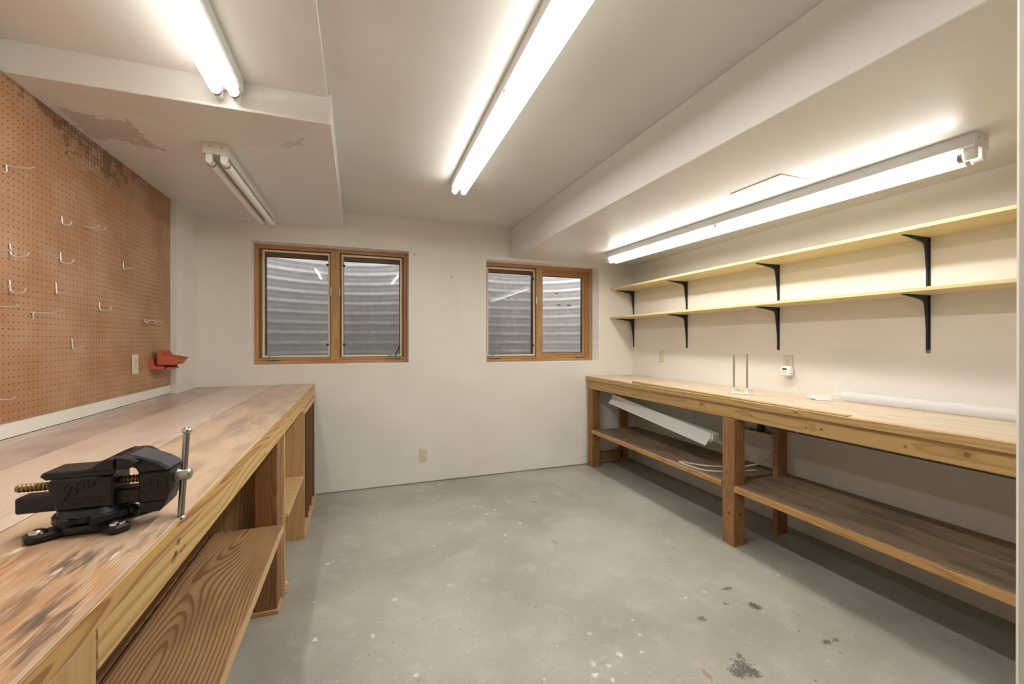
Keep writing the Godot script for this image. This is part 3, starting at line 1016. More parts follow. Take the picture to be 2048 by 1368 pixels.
func build_pegboard() -> void:
	var x := -1.2
	var y0 := 1.002
	var rows := 50
	var cell := 0.0254
	var cols := 96
	var d1 := 3.529
	var base := W(x, y0, d1)
	var mb := MB.new(base)
	var hole := 0.0034
	var sides := 8
	var front := x
	var back := x - 0.006
	var uv := func(y: float, d: float) -> Vector2: return Vector2((d - 2.0) / 1.54, (2.275 - y) / 1.275)
	for r in rows:
		for c in cols:
			var cy := y0 + (r + 0.5) * cell
			var cd := d1 - (c + 0.5) * cell
			var ring := []
			var edge := []
			for k in sides:
				var an := TAU * (k + 0.5) / sides
				ring.append(Vector2(cos(an), sin(an)) * hole)
				var m := maxf(absf(cos(an)), absf(sin(an)))
				edge.append(Vector2(cos(an), sin(an)) / m * cell * 0.5)
			for k in sides:
				var j := (k + 1) % sides
				var P := [ring[k], edge[k], edge[j], ring[j]]
				var p3 := []
				var u3 := []
				for p in P:
					p3.append(W(front, cy + p.y, cd - p.x))
					u3.append(uv.call(cy + p.y, cd - p.x))
				mb.quad(p3[0], p3[1], p3[2], p3[3], u3[0], u3[1], u3[2], u3[3])
				if absf(edge[k].x) > absf(edge[k].y) != (absf(edge[j].x) > absf(edge[j].y)):
					var cn := Vector2(signf(edge[k].x + edge[j].x), signf(edge[k].y + edge[j].y)) * cell * 0.5
					mb.tri(p3[1], W(front, cy + cn.y, cd - cn.x), p3[2], u3[1], uv.call(cy + cn.y, cd - cn.x), u3[2])
				mb.quad(p3[0], p3[3], W(back, cy + ring[j].y, cd - ring[j].x), W(back, cy + ring[k].y, cd - ring[k].x), u3[0], u3[3], u3[3], u3[0])
	# outer edges and the face behind
	var top := y0 + rows * cell
	var dn := d1 - cols * cell
	mb.quad(W(back, y0, dn), W(back, y0, d1), W(front, y0, d1), W(front, y0, dn), uv.call(y0, dn), uv.call(y0, d1), uv.call(y0, d1), uv.call(y0, dn))
	mb.quad(W(back, y0, d1), W(back, top, d1), W(front, top, d1), W(front, y0, d1), uv.call(y0, d1), uv.call(top, d1), uv.call(top, d1), uv.call(y0, d1))
	# battens hold the board off the wall
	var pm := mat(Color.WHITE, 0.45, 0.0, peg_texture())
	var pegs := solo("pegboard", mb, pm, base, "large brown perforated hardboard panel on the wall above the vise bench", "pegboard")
	for yy: float in [1.004, 1.62, 2.24]:
		mb = MB.new(base)
		mb.room_box(LEFT + 0.0002, back - 0.0005, yy, yy + 0.02, dn, d1)
		part("batten", mb, M.hardboard, pegs)

	# hooks
	var wire := 0.003
	var put := func(called: String, label: String, u: float, v: float, paths: Array, group: String) -> void:
		var r := ray(u, v)
		var t: float = -1.199 / r.x
		var q := MB.new()
		for p in paths:
			q.tube(p, wire, 7)
		solo(called, q, M.hook, W(-1.199, EYE + r.y * t, r.z * t), label, "hook", group)
	var J := func(out: float, drop: float, rise: float) -> Array:
		var p := [Vector3(-0.004, 0.0, 0), Vector3(0.003, 0.001, 0), Vector3(0.004, -drop * 0.4, 0), Vector3(0.004, -drop * 0.65, 0)]
		for k in 7:
			var an := PI + PI * 0.5 * k / 6.0
			p.append(Vector3(0.004 + out * 0.45 + cos(an) * out * 0.45, -drop * 0.65 + sin(an) * drop * 0.35, 0))
		for k in 5:
			var an := PI * 1.5 + PI * 0.5 * (k + 1) / 5.0
			p.append(Vector3(0.004 + out * 0.45 + cos(an) * out * 0.55, -drop * 0.65 + sin(an) * drop * 0.35, 0))
		p.append(p[-1] + Vector3(0.002, rise, 0))
		return [p, [Vector3(-0.004, -drop * 0.5, 0), Vector3(0.004, -drop * 0.5, 0)]]
	var L := func(out: float, drop: float) -> Array:
		return [[Vector3(-0.004, 0, 0), Vector3(0.003, 0.001, 0), Vector3(0.004, -drop * 0.5, 0), Vector3(0.005, -drop * 0.93, 0), Vector3(0.009, -drop, 0), Vector3(out * 0.5, -drop * 0.93, 0), Vector3(out, -drop * 0.72, 0)], [Vector3(-0.004, -drop * 0.5, 0), Vector3(0.004, -drop * 0.5, 0)]]
	var T := func(out: float) -> Array:
		return [[Vector3(0.003, 0, -0.014), Vector3(0.003, 0, 0.014)], [Vector3(0.003, 0, 0), Vector3(0.004, -0.024, 0), Vector3(-0.003, -0.026, 0)], [Vector3(0.004, 0, -0.008), Vector3(out * 0.5, -0.002, -0.008), Vector3(out * 0.9, -0.001, -0.008), Vector3(out, 0.006, -0.008)]]
	var gj := "curved hooks on the pegboard"
	put.call("peg_hook", "wide chrome J-shaped hook, largest of the curved pegboard hooks", 18, 489, J.call(0.05, 0.045, 0.006), gj)
	put.call("peg_hook", "chrome J-shaped hook below the widest curved hook on the pegboard", 17, 561, J.call(0.042, 0.047, 0.006), gj)
	put.call("peg_hook", "chrome J-shaped hook above the straight prong hook on the pegboard", 119, 506, J.call(0.042, 0.044, 0.006), gj)
	put.call("peg_hook", "chrome J-shaped hook between the wavy holder and straight T hook", 197, 605, J.call(0.044, 0.042, 0.006), gj)
	put.call("peg_hook", "narrow chrome J-shaped hook beside the double prong hook", 122, 433, J.call(0.03, 0.036, 0.006), gj)
	put.call("peg_hook", "shallow chrome curved hook just above the widest curved hook", -6, 490, J.call(0.035, 0.02, 0.006), gj)
	var gl := "angled hooks on the pegboard"
	put.call("peg_hook", "chrome L-shaped hook high on the pegboard near its far end", 245, 523, L.call(0.05, 0.042), gl)
	put.call("peg_hook", "chrome L-shaped hook under a curved hook on the pegboard", 110, 566, L.call(0.046, 0.045), gl)
	put.call("peg_hook", "chrome L-shaped hook, lowest on the pegboard", 142, 679, L.call(0.046, 0.042), gl)
	var gt := "long straight hooks on the pegboard"
	put.call("peg_hook", "long straight chrome T hook, highest on the pegboard", 11, 330, T.call(0.075), gt)
	put.call("peg_hook", "long straight chrome T hook below the curved hooks", 64, 625, T.call(0.07), gt)
	put.call("peg_hook", "long chrome prong at the pegboard edge beside the T hook", -14, 612, T.call(0.06), gt)
	put.call("peg_hook", "long chrome prong low at the pegboard edge near the ledger", -20, 800, T.call(0.06), gt)
	var dbl := []
	for s: float in [-0.026, 0.026]:
		dbl.append([Vector3(0.003, -0.004 * signf(s), s), Vector3(0.03, -0.002, s), Vector3(0.055, 0.0, s), Vector3(0.058, 0.012, s)])
	dbl.append([Vector3(0.003, -0.004, 0.03), Vector3(0.003, 0.004, -0.03)])
	put.call("peg_hook", "chrome hook with two parallel upturned prongs on the pegboard", 174, 455, dbl, gt)
	var wave := []
	for k in 25:
		var f := k / 24.0
		wave.append(Vector3(0.018 + 0.012 * sin(f * TAU * 2.5), -0.006 + 0.012 * cos(f * TAU * 2.5), -f * 0.25))
	put.call("peg_hook", "wavy chrome wire tool holder above the pegboard outlet", 280, 641, [wave, [Vector3(0.002, 0, -0.05), wave[5]], [Vector3(0.002, 0, -0.2), wave[19]]], "wire holders on the pegboard")

	# outlet plate screwed to the board
	outlet(W(-1.1995, 1.167, 3.03), PI / 2, "cream outlet cover on the brown pegboard", false)

	# red-orange bins: a rail tray and a two-pocket bin lying on it
	var tb := W(-1.1985, 1.122, 3.31)
	var tray := thing("bin_rail", "orange plastic rail tray fixed low on the pegboard's far end", "rail", tb)
	for s: float in [0.1, -0.1]:
		mb = MB.new()
		mb.prism(PackedVector2Array([Vector2(0, 0), Vector2(0.075, 0.004), Vector2(0.078, 0.022), Vector2(0.05, 0.022), Vector2(0.028, 0.026), Vector2(0.018, 0.07), Vector2(0, 0.075)]), s - 0.002, s + 0.002)
		part("end_plate", mb, M.orange, tray)
	mb = MB.new()
	mb.box(Vector3(0, 0, -0.098), Vector3(0.004, 0.075, 0.098), 0.001)
	part("back_plate", mb, M.orange, tray)
	mb = MB.new()
	mb.box(Vector3(0.004, 0, -0.098), Vector3(0.078, 0.004, 0.098), 0.001)
	part("tray_floor", mb, M.orange, tray)
	for k in 14:
		mb = MB.new()
		mb.box(Vector3(0.078, 0.0, -0.098 + k * 0.014), Vector3(0.086, 0.014, -0.092 + k * 0.014), 0.001)
		part("comb_tooth", mb, M.orange, tray)
	var bn := thing("parts_bin", "open orange two-pocket plastic bin lying on the rail tray", "bin", tb + Vector3(0.026, 0.028, 0.0))
	var zs := [0.062, -0.014, -0.09]
	for k in 3:
		mb = MB.new()
		mb.prism(PackedVector2Array([Vector2(0, 0), Vector2(0.085, 0.0), Vector2(0.118, 0.045), Vector2(0.03, 0.062), Vector2(0.012, 0.09), Vector2(0, 0.09)]), zs[k] - 0.0015, zs[k] + 0.0015)
		part("wall", mb, M.orange, bn)
	for k in 2:
		var za: float = zs[k + 1] + 0.0015
		var zb: float = zs[k] - 0.0015
		mb = MB.new()
		mb.box(Vector3(0, 0, za), Vector3(0.085, 0.003, zb))
		part("bottom", mb, M.orange, bn)
		mb = MB.new()
		mb.box(Vector3(0, 0.003, za), Vector3(0.003, 0.088, zb))
		part("back", mb, M.orange, bn)
		mb = MB.new()
		mb.prism(PackedVector2Array([Vector2(0.083, 0.003), Vector2(0.086, 0.001), Vector2(0.106, 0.028), Vector2(0.103, 0.03)]), za, zb)
		part("front_lip", mb, M.orange, bn)


# a duplex outlet on a wall; turn is the heading of its face (0 faces the camera end of the room)
func outlet(at: Vector3, turn: float, label: String, dark := true) -> Node3D:
	var t := thing("wall_outlet", label, "outlet", at)
	t.rotation.y = turn
	var mb := MB.new()
	mb.box(Vector3(-0.035, -0.057, 0), Vector3(0.035, 0.057, 0.006), 0.003)
	part("plate", mb, M.ivory, t)
	for s: float in [-1.0, 1.0]:
		mb = MB.new()
		var poly := PackedVector2Array()
		for k in 16:
			var an := TAU * k / 16
			poly.append(Vector2(cos(an) * 0.0165, clampf(sin(an) * 0.0165, -0.0135, 0.0135) + s * 0.0195))
		mb.prism(poly, 0.004, 0.0075)
		var r := part("receptacle", mb, M.ivory, t)
		mb = MB.new()
		for q in [[-0.0065, 0.004, 0.0011, 0.004], [0.0065, 0.004, 0.0011, 0.0035]]:
			mb.box(Vector3(q[0] - q[2], s * 0.0195 + q[1] - q[3], 0.0074), Vector3(q[0] + q[2], s * 0.0195 + q[1] + q[3], 0.0079))
		mb.lathe([Vector2(0, 0.0005), Vector2(0.0024, 0.0005), Vector2(0.0024, 0)], Transform3D(Basis(Vector3(1, 0, 0), PI / 2), Vector3(0, s * 0.0195 - 0.007, 0.0074)), 10)
		part("slot", mb, M.ivory_dark, r)
	mb = MB.new()
	mb.lathe([Vector2(0, 0.0015), Vector2(0.002, 0.0015), Vector2(0.003, 0)], Transform3D(Basis(Vector3(1, 0, 0), PI / 2), Vector3(0, 0, 0.006)), 10)
	part("screw", mb, M.steel, t)
	return t


# the bench front runs a little askew to the wall behind it
func skewed(base: Vector3) -> MB:
	var mb := MB.new(base)
	mb.askew = true
	return mb


func build_right_bench() -> void:
	var base := W(2.55, 0, 2.2)
	var t := thing("workbench", "long timber workbench with open lower shelves along the off-white wall", "workbench", base)
	var xs := [2.262, 2.45, 2.645, 2.842]
	var mb: MB
	for k in 3:
		mb = skewed(base)
		mb.room_box(xs[k] + 0.0006, xs[k + 1] - 0.0006, 0.897, BENCH_R, 0.33, 3.926, 0.0015, Vector2(0.2 * k, 0.07 * k))
		part("plank", mb, M.bench_r, t)
	mb = skewed(base)
	mb.room_box(2.238, 2.2615, 0.893, BENCH_R - 0.0003, 0.33, 3.926, 0.003)
	part("nosing", mb, M.nosing, t)
	mb = skewed(base)
	mb.room_box(2.262, 2.298, 0.805, 0.8925, 0.33, 3.926, 0.003)
	part("fascia", mb, M.fascia_r, t)
	for p in [[2.258, 3.82], [2.238, 2.03], [2.258, 0.4]]:
		mb = skewed(base)
		var x: float = p[0]
		mb.room_box(x, x + 0.092, 0.0, 0.8045, p[1], p[1] + 0.092, 0.003)
		part("leg", mb, M.leg_r, t)
	for d: float in [3.88, 2.062, 0.4]:
		mb = skewed(base)
		mb.room_box(2.655, 2.75, 0.0, 0.8965, d, d + 0.036, 0.003)
		part("rear_leg", mb, M.leg_r, t)
	# lower shelves, two planks each; the front edge is sawn yellow
	var sh := [[2.135, 3.815, 0.352, 0.388], [0.42, 2.1, 0.345, 0.385]]
	for k in 2:
		var d0: float = sh[k][0]
		var d1: float = sh[k][1]
		for j in 2:
			mb = skewed(base)
			var xa: float = [2.262, 2.53][j]
			var xb: float = [2.524, 2.80][j]
			mb.room_box(xa, xb, sh[k][2], sh[k][3], d0, d1, 0.003, Vector2(0.2 * k, 0.1 * j))
			part("shelf_plank", mb, M.low_shelf_r, t)
		mb = skewed(base)
		mb.room_box(2.24, 2.2615, sh[k][2] + 0.0005, sh[k][3] - 0.0005, d0, d1, 0.003)
		part("shelf_edge", mb, M.low_edge_r, t)
		for d: float in [d0 + 0.012, d1 - 0.05]:
			mb = skewed(base)
			mb.room_box(2.30, 2.75, sh[k][2] - 0.04, sh[k][2] - 0.001, d, d + 0.036, 0.002)
			part("cleat", mb, M.leg_r, t)
	mb = skewed(base)
	mb.room_box(2.36, 2.68, 0.04, 0.128, 3.88, 3.918, 0.003)
	part("bottom_block", mb, M.leg_r, t)
	# warped lath lying along the front edge
	mb = MB.new()
	mb.prism(PackedVector2Array([Vector2(-0.87, 0.0), Vector2(0.87, 0.0), Vector2(0.87, 0.004), Vector2(-0.87, 0.017)]), -0.022, 0.022, Transform3D(), 0.0008)
	var o := solo("wooden_lath", mb, M.nosing, W(2.262, BENCH_R + 0.0003, 2.245), "thin wooden lath lying along the front edge of the long workbench", "lath")
	o.rotation.y = -PI / 2 - 0.0148


func build_wall_shelves() -> void:
	for k in 2:
		var y: float = [1.866, 1.562][k]
		var base := W(2.7, y - 0.019, 2.2)
		var t := thing("wall_shelf", ["upper long pine wall shelf on black metal brackets", "lower long pine wall shelf on black metal brackets above the timer"][k], "shelf", base, "long pine wall shelves")
		var mb := MB.new(base)
		mb.room_box(2.556, 2.844, y - 0.019, y, 0.6, 3.926, 0.002)
		part("board", mb, M.shelf_pine, t)
		var ds := [3.90, 3.104, 2.204, 1.353]
		for d: float in ds:
			var x := 2.8445
			var yt := y - 0.0192
			mb = MB.new(base)
			# pressed steel angle with a gusset: outline in the plane across the wall
			var prof := PackedVector2Array([Vector2(0, 0), Vector2(-0.215, 0), Vector2(-0.215, -0.004), Vector2(-0.12, -0.016), Vector2(-0.06, -0.026), Vector2(-0.042, -0.034), Vector2(-0.032, -0.05), Vector2(-0.026, -0.09), Vector2(-0.012, -0.2), Vector2(-0.005, -0.306), Vector2(0, -0.306)])
			var p3 := PackedVector2Array()
			for p in prof:
				p3.append(Vector2(x + p.x, yt + p.y))
			mb.prism(p3, -d - 0.0035, -d + 0.0035)
			# flanges against wall and shelf
			mb.box(Vector3(x - 0.003, yt - 0.306, -d - 0.010), Vector3(x, yt, -d + 0.010), 0.001)
			mb.box(Vector3(x - 0.215, yt - 0.003, -d - 0.010), Vector3(x, yt, -d + 0.010), 0.001)
			var br := part("bracket", mb, M.bracket, t)
			for yy: float in [yt - 0.03, yt - 0.29]:
				mb = MB.new(base)
				mb.ball(Vector3(x - 0.004, yy, -d + 0.007), Vector3(0.002, 0.003, 0.003), 8, 5)
				part("screw", mb, M.chrome, br)


# ------------------------------------------------------------------ fluorescent strips
func strip_light(called: String, label: String, at: Vector3, length: float, turn: float, lit: bool, strength: float, old := false) -> void:
	# local: z along the fitting, y up, origin on the ceiling at the middle of the fitting
	var t := thing(called, label, "ceiling light", at, "fluorescent strip lights")
	t.rotation.y = turn
	var em: Material = M.enamel_old if old else M.enamel
	var hw := 0.053
	var hh := 0.055
	var hl := length / 2
	var mb := MB.new()
	mb.prism(PackedVector2Array([Vector2(-hw, -0.0005), Vector2(-hw, -hh + 0.006), Vector2(-hw + 0.006, -hh), Vector2(hw - 0.006, -hh), Vector2(hw, -hh + 0.006), Vector2(hw, -0.0005)]), -hl, hl)
	var body := part("housing", mb, em, t)
	for s: float in [-1.0, 1.0]:
		mb = MB.new()
		mb.prism(PackedVector2Array([Vector2(-hw - 0.0012, -0.0005), Vector2(-hw - 0.0012, -hh - 0.001), Vector2(hw + 0.0012, -hh - 0.001), Vector2(hw + 0.0012, -0.0005)]), s * (hl + 0.0005) - 0.0012, s * (hl + 0.0005) + 0.0012)
		var cap := part("end_cap", mb, em, t)
		for hx: float in [-0.025, 0.025]:
			mb = MB.new()
			mb.lathe([Vector2(0, 0.0006), Vector2(0.003, 0.0006), Vector2(0.003, 0)], Transform3D(Basis(Vector3(1, 0, 0), PI / 2 * s), Vector3(hx, -0.02, s * (hl + 0.0018))), 8)
			part("screw_hole", mb, M.ivory_dark, cap)
	var tr := 0.019
	var ty := -hh - 0.030
	var tl := length - 0.075
	for k in 2:
		var tx: float = [-0.031, 0.031][k]
		var on := lit and k == 0
		mb = MB.new()
		mb.lathe([Vector2(0, -tl / 2), Vector2(tr * 0.8, -tl / 2), Vector2(tr, -tl / 2 + 0.006), Vector2(tr, tl / 2 - 0.006), Vector2(tr * 0.8, tl / 2), Vector2(0, tl / 2)], Transform3D(Basis(Vector3(1, 0, 0), PI / 2), Vector3(tx, ty, 0)), 20)
		var tb := part("lamp_tube", mb, M.tube_on if on else (M.tube_dim if lit else M.tube_off), t, "glowing fluorescent tube" if on else ("dimly glowing fluorescent tube" if lit else "unlit white fluorescent tube"))
		for s: float in [-1.0, 1.0]:
			mb = MB.new()
			mb.lathe([Vector2(tr + 0.0004, -0.008), Vector2(tr + 0.0004, 0.008)], Transform3D(Basis(Vector3(1, 0, 0), PI / 2), Vector3(tx, ty, s * (tl / 2 - 0.008))), 20)
			part("ferrule", mb, M.ferrule, tb)
		for s: float in [-1.0, 1.0]:
			mb = MB.new()
			var poly := PackedVector2Array([Vector2(-0.014, -hh), Vector2(-0.014, ty - 0.004), Vector2(-0.009, ty - 0.013), Vector2(0.0, ty - 0.016), Vector2(0.009, ty - 0.013), Vector2(0.014, ty - 0.004), Vector2(0.014, -hh)])
			var za := s * (tl / 2 + 0.001)
			var zb := s * (length / 2 - 0.002)
			mb.prism(poly, minf(za, zb), maxf(za, zb), Transform3D(Basis(), Vector3(tx, 0, 0)), 0.002)
			part("lamp_holder", mb, M.white_plastic, t)
	if length > 2.0:
		mb = MB.new()
		mb.box(Vector3(-0.05, ty + 0.012, -0.012), Vector3(0.05, -hh + 0.001, 0.012), 0.004)
		part("tube_clip", mb, em, t)
	else:
		mb = MB.new()
		mb.box(Vector3(-0.008, -hh - 0.006, -hl + 0.04), Vector3(0.008, -hh + 0.001, hl - 0.04), 0.003)
		part("spine", mb, em, body)
	if lit:
		# the light of the glowing tube, just in front of its lower face
		var a := AreaLight3D.new()
		a.name = "tube_glow"
		a.area_size = Vector2(0.034, tl - 0.06)
		a.area_normalize_energy = true
		a.light_color = Color(1.0, 0.99, 0.972)
		a.light_energy = strength * tl
		a.area_range = 14.0
		a.area_attenuation = 2.0
		a.shadow_enabled = true
		t.add_child(a, true)
		a.position = Vector3(-0.031, ty - tr - 0.003, 0)
		a.rotation = Vector3(-PI / 2, 0, 0)


func build_strip_lights() -> void:
	strip_light("strip_light", "lit fluorescent strip light ending against the soffit over the vise", W(-0.497, 2.39, 1.435), 1.22, 0.0, true, 0.4)
	strip_light("strip_light", "unlit two-tube strip light under the soffit above the pegboard", W(-0.64, 2.27, 3.055), 1.22, -0.012, false, 0.0, true)
	strip_light("strip_light", "lit long strip light on the main ceiling between the soffits", W(0.632, TOP, 1.69), 2.44, -0.024, true, 0.44)
	strip_light("strip_light", "lit long strip light under the soffit above the wall shelves", W(2.262, 2.12, 2.165), 2.46, 0.042, true, 0.3)


# ------------------------------------------------------------------ bench vise
func build_vise() -> void:
	var t := thing("bench_vise", "black cast iron bench vise with steel handle bolted to workbench", "vise", W(-0.475, BENCH_L, 1.045))
	var mb := MB.new()
	# footed base: four lugs
	var poly := PackedVector2Array()
	var lug := [Vector2(0.052, -0.044), Vector2(0.06, 0.056), Vector2(-0.056, 0.056), Vector2(-0.06, -0.044)]    # (s, away) of the bolt centres
	for k in 4:
		var c: Vector2 = lug[k]
		var dir := c.normalized()
		var side := dir.orthogonal()
		poly.append(dir * 0.045 - side * -0.018)
		poly.append(c + dir * 0.008 + side * 0.018)
		poly.append(c + dir * 0.018 + side * 0.011)
		poly.append(c + dir * 0.018 - side * 0.011)
		poly.append(c + dir * 0.008 - side * 0.018)
		poly.append(dir * 0.045 + side * -0.018)
	# order by angle so that the outline does not cross itself
	var pts := Array(poly)
	pts.sort_custom(func(a: Vector2, b: Vector2) -> bool: return a.angle() < b.angle())
	poly = PackedVector2Array(pts)
	var flat := Transform3D(Basis(Vector3(1, 0, 0), Vector3(0, 0, -1), Vector3(0, 1, 0)), Vector3.ZERO)   # polygon x, y -> x, -z ; extrusion -> y
	mb.prism(poly, 0.0003, 0.0155, flat, 0.004)
	mb.lathe([Vector2(0.052, 0.012), Vector2(0.05, 0.019), Vector2(0, 0.019)], Transform3D(), 28)
	part("base", mb, M.iron, t)
	for c: Vector2 in lug:
		mb = MB.new()
		mb.lathe([Vector2(0.0125, 0), Vector2(0.0115, 0.0035), Vector2(0.007, 0.0062), Vector2(0, 0.007)], Transform3D(Basis(), Vector3(c.x, 0.0153, -c.y)), 16)
		part("bolt", mb, M.chrome, t)
	# swivel disc with a notch
	mb = MB.new()
	var disc := PackedVector2Array()
	for k in 40:
		var an := TAU * k / 40
		var r := 0.058
		var notch := absf(wrapf(an - (-PI / 2 + 0.05), -PI, PI))
		if notch < 0.22:
			r = 0.044
		disc.append(Vector2(cos(an), sin(an)) * r)
	mb.prism(disc, 0.0195, 0.036, flat, 0.003)
	mb.lathe([Vector2(0.053, 0.036), Vector2(0.046, 0.046), Vector2(0, 0.046)], Transform3D(), 28)
	mb.ball(Vector3(0.058, 0.022, 0.0), Vector3(0.012, 0.014, 0.012), 12, 8)
	part("swivel", mb, M.iron, t)
	# fixed body: block, anvil ledge, jaw
	mb = MB.new()
	mb.prism(PackedVector2Array([Vector2(-0.042, 0.045), Vector2(0.041, 0.045), Vector2(0.041, 0.104), Vector2(-0.048, 0.104), Vector2(-0.055, 0.098), Vector2(-0.054, 0.088), Vector2(-0.047, 0.075)]), -0.034, 0.034, Transform3D(), 0.003)
	mb.prism(PackedVector2Array([Vector2(-0.058, 0.103), Vector2(0.041, 0.103), Vector2(0.044, 0.112), Vector2(0.05, 0.116), Vector2(0.05, 0.1375), Vector2(0.042, 0.139), Vector2(0.028, 0.134), Vector2(0.016, 0.126), Vector2(0.004, 0.119), Vector2(-0.008, 0.1165), Vector2(-0.062, 0.1165), Vector2(-0.066, 0.110)]), -0.038, 0.03, Transform3D(), 0.002)
	mb.prism(PackedVector2Array([Vector2(0.014, 0.1165), Vector2(0.05, 0.1165), Vector2(0.05, 0.1375), Vector2(0.042, 0.139), Vector2(0.028, 0.134), Vector2(0.018, 0.126)]), -0.054, 0.05, Transform3D(), 0.002)
	var body := part("fixed_jaw", mb, M.iron, t)
	mb = MB.new()
	mb.box(Vector3(-0.107, 0.042, -0.018), Vector3(0.09, 0.0715, 0.018), 0.003)
	part("slide_bar", mb, M.iron, t)
	# screw with thread ridges
	mb = MB.new()
	var prof := [Vector2(0, -0.113), Vector2(0.0062, -0.113)]
	var y := -0.111
	while y < 0.1:
		prof.append_array([Vector2(0.0058, y), Vector2(0.0078, y + 0.0018), Vector2(0.0078, y + 0.0034), Vector2(0.0058, y + 0.0054)])
		y += 0.006
	prof.append_array([Vector2(0.0065, 0.1), Vector2(0.0065, 0.128)])
	mb.lathe(prof, Transform3D(Basis(Vector3(0, -1, 0), Vector3(1, 0, 0), Vector3(0, 0, 1)), Vector3(0, 0.0855, 0)), 16)
	part("screw", mb, M.brass_rod, t)
	# moving jaw: hood, front block
	mb = MB.new()
	mb.prism(PackedVector2Array([Vector2(0.0515, 0.1165), Vector2(0.068, 0.1165), Vector2(0.076, 0.112), Vector2(0.08, 0.103), Vector2(0.127, 0.103), Vector2(0.131, 0.107), Vector2(0.112, 0.121), Vector2(0.085, 0.134), Vector2(0.066, 0.139), Vector2(0.0515, 0.1385)]), -0.034, 0.034, Transform3D(), 0.003)
	mb.prism(PackedVector2Array([Vector2(0.0515, 0.1165), Vector2(0.07, 0.1165), Vector2(0.082, 0.122), Vector2(0.083, 0.128), Vector2(0.072, 0.136), Vector2(0.062, 0.139), Vector2(0.0515, 0.1385)]), -0.054, 0.05, Transform3D(), 0.002)
	mb.prism(PackedVector2Array([Vector2(0.08, 0.045), Vector2(0.124, 0.045), Vector2(0.129, 0.06), Vector2(0.129, 0.1035), Vector2(0.08, 0.1035)]), -0.034, 0.034, Transform3D(), 0.003)
	mb.prism(PackedVector2Array([Vector2(0.081, 0.025), Vector2(0.112, 0.025), Vector2(0.121, 0.036), Vector2(0.122, 0.046), Vector2(0.081, 0.046)]), -0.031, 0.031, Transform3D(), 0.002)
	var mj := part("moving_jaw", mb, M.iron, t)
	# hood worn to bare metal on its slope
	mb = MB.new()
	mb.prism(PackedVector2Array([Vector2(0.0835, 0.1338), Vector2(0.066, 0.1389), Vector2(0.0662, 0.1396), Vector2(0.0838, 0.1346), Vector2(0.1122, 0.1219), Vector2(0.1305, 0.1083), Vector2(0.1298, 0.1076), Vector2(0.1118, 0.1212)]), -0.0305, 0.0305)
	part("worn_slope", mb, M.iron_worn, mj, "bare grey worn metal")
	# raised figures on the moving jaw
	var tm := TextMesh.new()
	tm.text = "40"
	var fn := SystemFont.new()
	fn.font_names = PackedStringArray(["Droid Sans"])
	tm.font = fn
	tm.font_size = 32
	tm.pixel_size = 0.0009
	tm.depth = 0.002
	tm.material = M.iron
	var ti := MeshInstance3D.new()
	ti.name = "raised_number"
	ti.mesh = tm
	mj.add_child(ti, true)
	ti.position = Vector3(0.104, 0.0795, 0.0345)
	ti.scale = Vector3(1.35, 1.0, 1.0)
	# raised script on the body: strokes traced as rods (crop pixels -> front face)
	var strokes := [[[480, 380], [560, 300], [650, 240], [740, 195], [830, 180], [915, 205]], [[700, 330], [650, 430], [590, 540], [520, 640], [440, 730], [360, 760]], [[860, 210], [850, 290], [790, 370], [700, 430]], [[700, 430], [800, 400], [850, 440], [820, 520], [720, 580], [620, 590]],
		[[1000, 360], [920, 360], [860, 430], [900, 480], [980, 420], [1000, 370], [1000, 430], [1050, 410]], [[1050, 410], [1010, 330], [1050, 210], [1140, 150], [1170, 180], [1120, 300]], [[1110, 340], [1190, 250], [1270, 260], [1200, 260], [1140, 340], [1180, 380], [1260, 350]], [[1260, 350], [1340, 320], [1350, 260], [1290, 270], [1270, 330]], [[1330, 180], [1300, 230], [1380, 230], [1470, 175]]]
	mb = MB.new()
	for s in strokes:
		var path := []
		for p in s:
			path.append(Vector3(-0.0515 + (p[0] - 70.0) / 1760.0 * 0.092, 0.105 - (p[1] + (p[0] - 900.0) * 0.055 - 90.0) / 900.0 * 0.0605, 0.0341))
		mb.tube(path, 0.0016, 6)
	# two lines of small worn capitals below, too rubbed to read
	for row in 2:
		for k in 15:
			var sx := -0.033 + k * 0.0048
			var yy := 0.0655 - row * 0.0085
			if (k * 7 + row * 5) % 6 == 0:
				continue
			mb.box(Vector3(sx, yy - 0.0025, 0.0336), Vector3(sx + 0.0009, yy + 0.0025, 0.0347))
			if k % 2:
				mb.box(Vector3(sx, yy + 0.0016, 0.0336), Vector3(sx + 0.003, yy + 0.0025, 0.0347))
			else:
				mb.box(Vector3(sx + 0.001, yy - 0.0005, 0.0336), Vector3(sx + 0.003, yy + 0.0004, 0.0347))
	part("raised_lettering", mb, M.iron, body)
	# spindle head and sliding handle
	mb = MB.new()
	mb.lathe([Vector2(0.0135, 0.1285), Vector2(0.0135, 0.132), Vector2(0.0115, 0.133), Vector2(0.0115, 0.152), Vector2(0.0095, 0.155), Vector2(0, 0.155)], Transform3D(Basis(Vector3(0, -1, 0), Vector3(1, 0, 0), Vector3(0, 0, 1)), Vector3(0, 0.0855, 0)), 20)
	part("spindle_head", mb, M.steel, t)
	mb = MB.new()
	var h0 := Vector3(0.1365, -0.004, 0.0)
	var h1 := Vector3(0.1475, 0.174, 0.0)
	mb.tube([h0, h1], 0.0058, 14)
	var hd := part("handle", mb, M.steel, t)
	for p: Vector3 in [h0, h1]:
		mb = MB.new()
		mb.ball(p, Vector3(0.0092, 0.0068, 0.0092), 14, 8)
		part("knob", mb, M.chrome, hd)


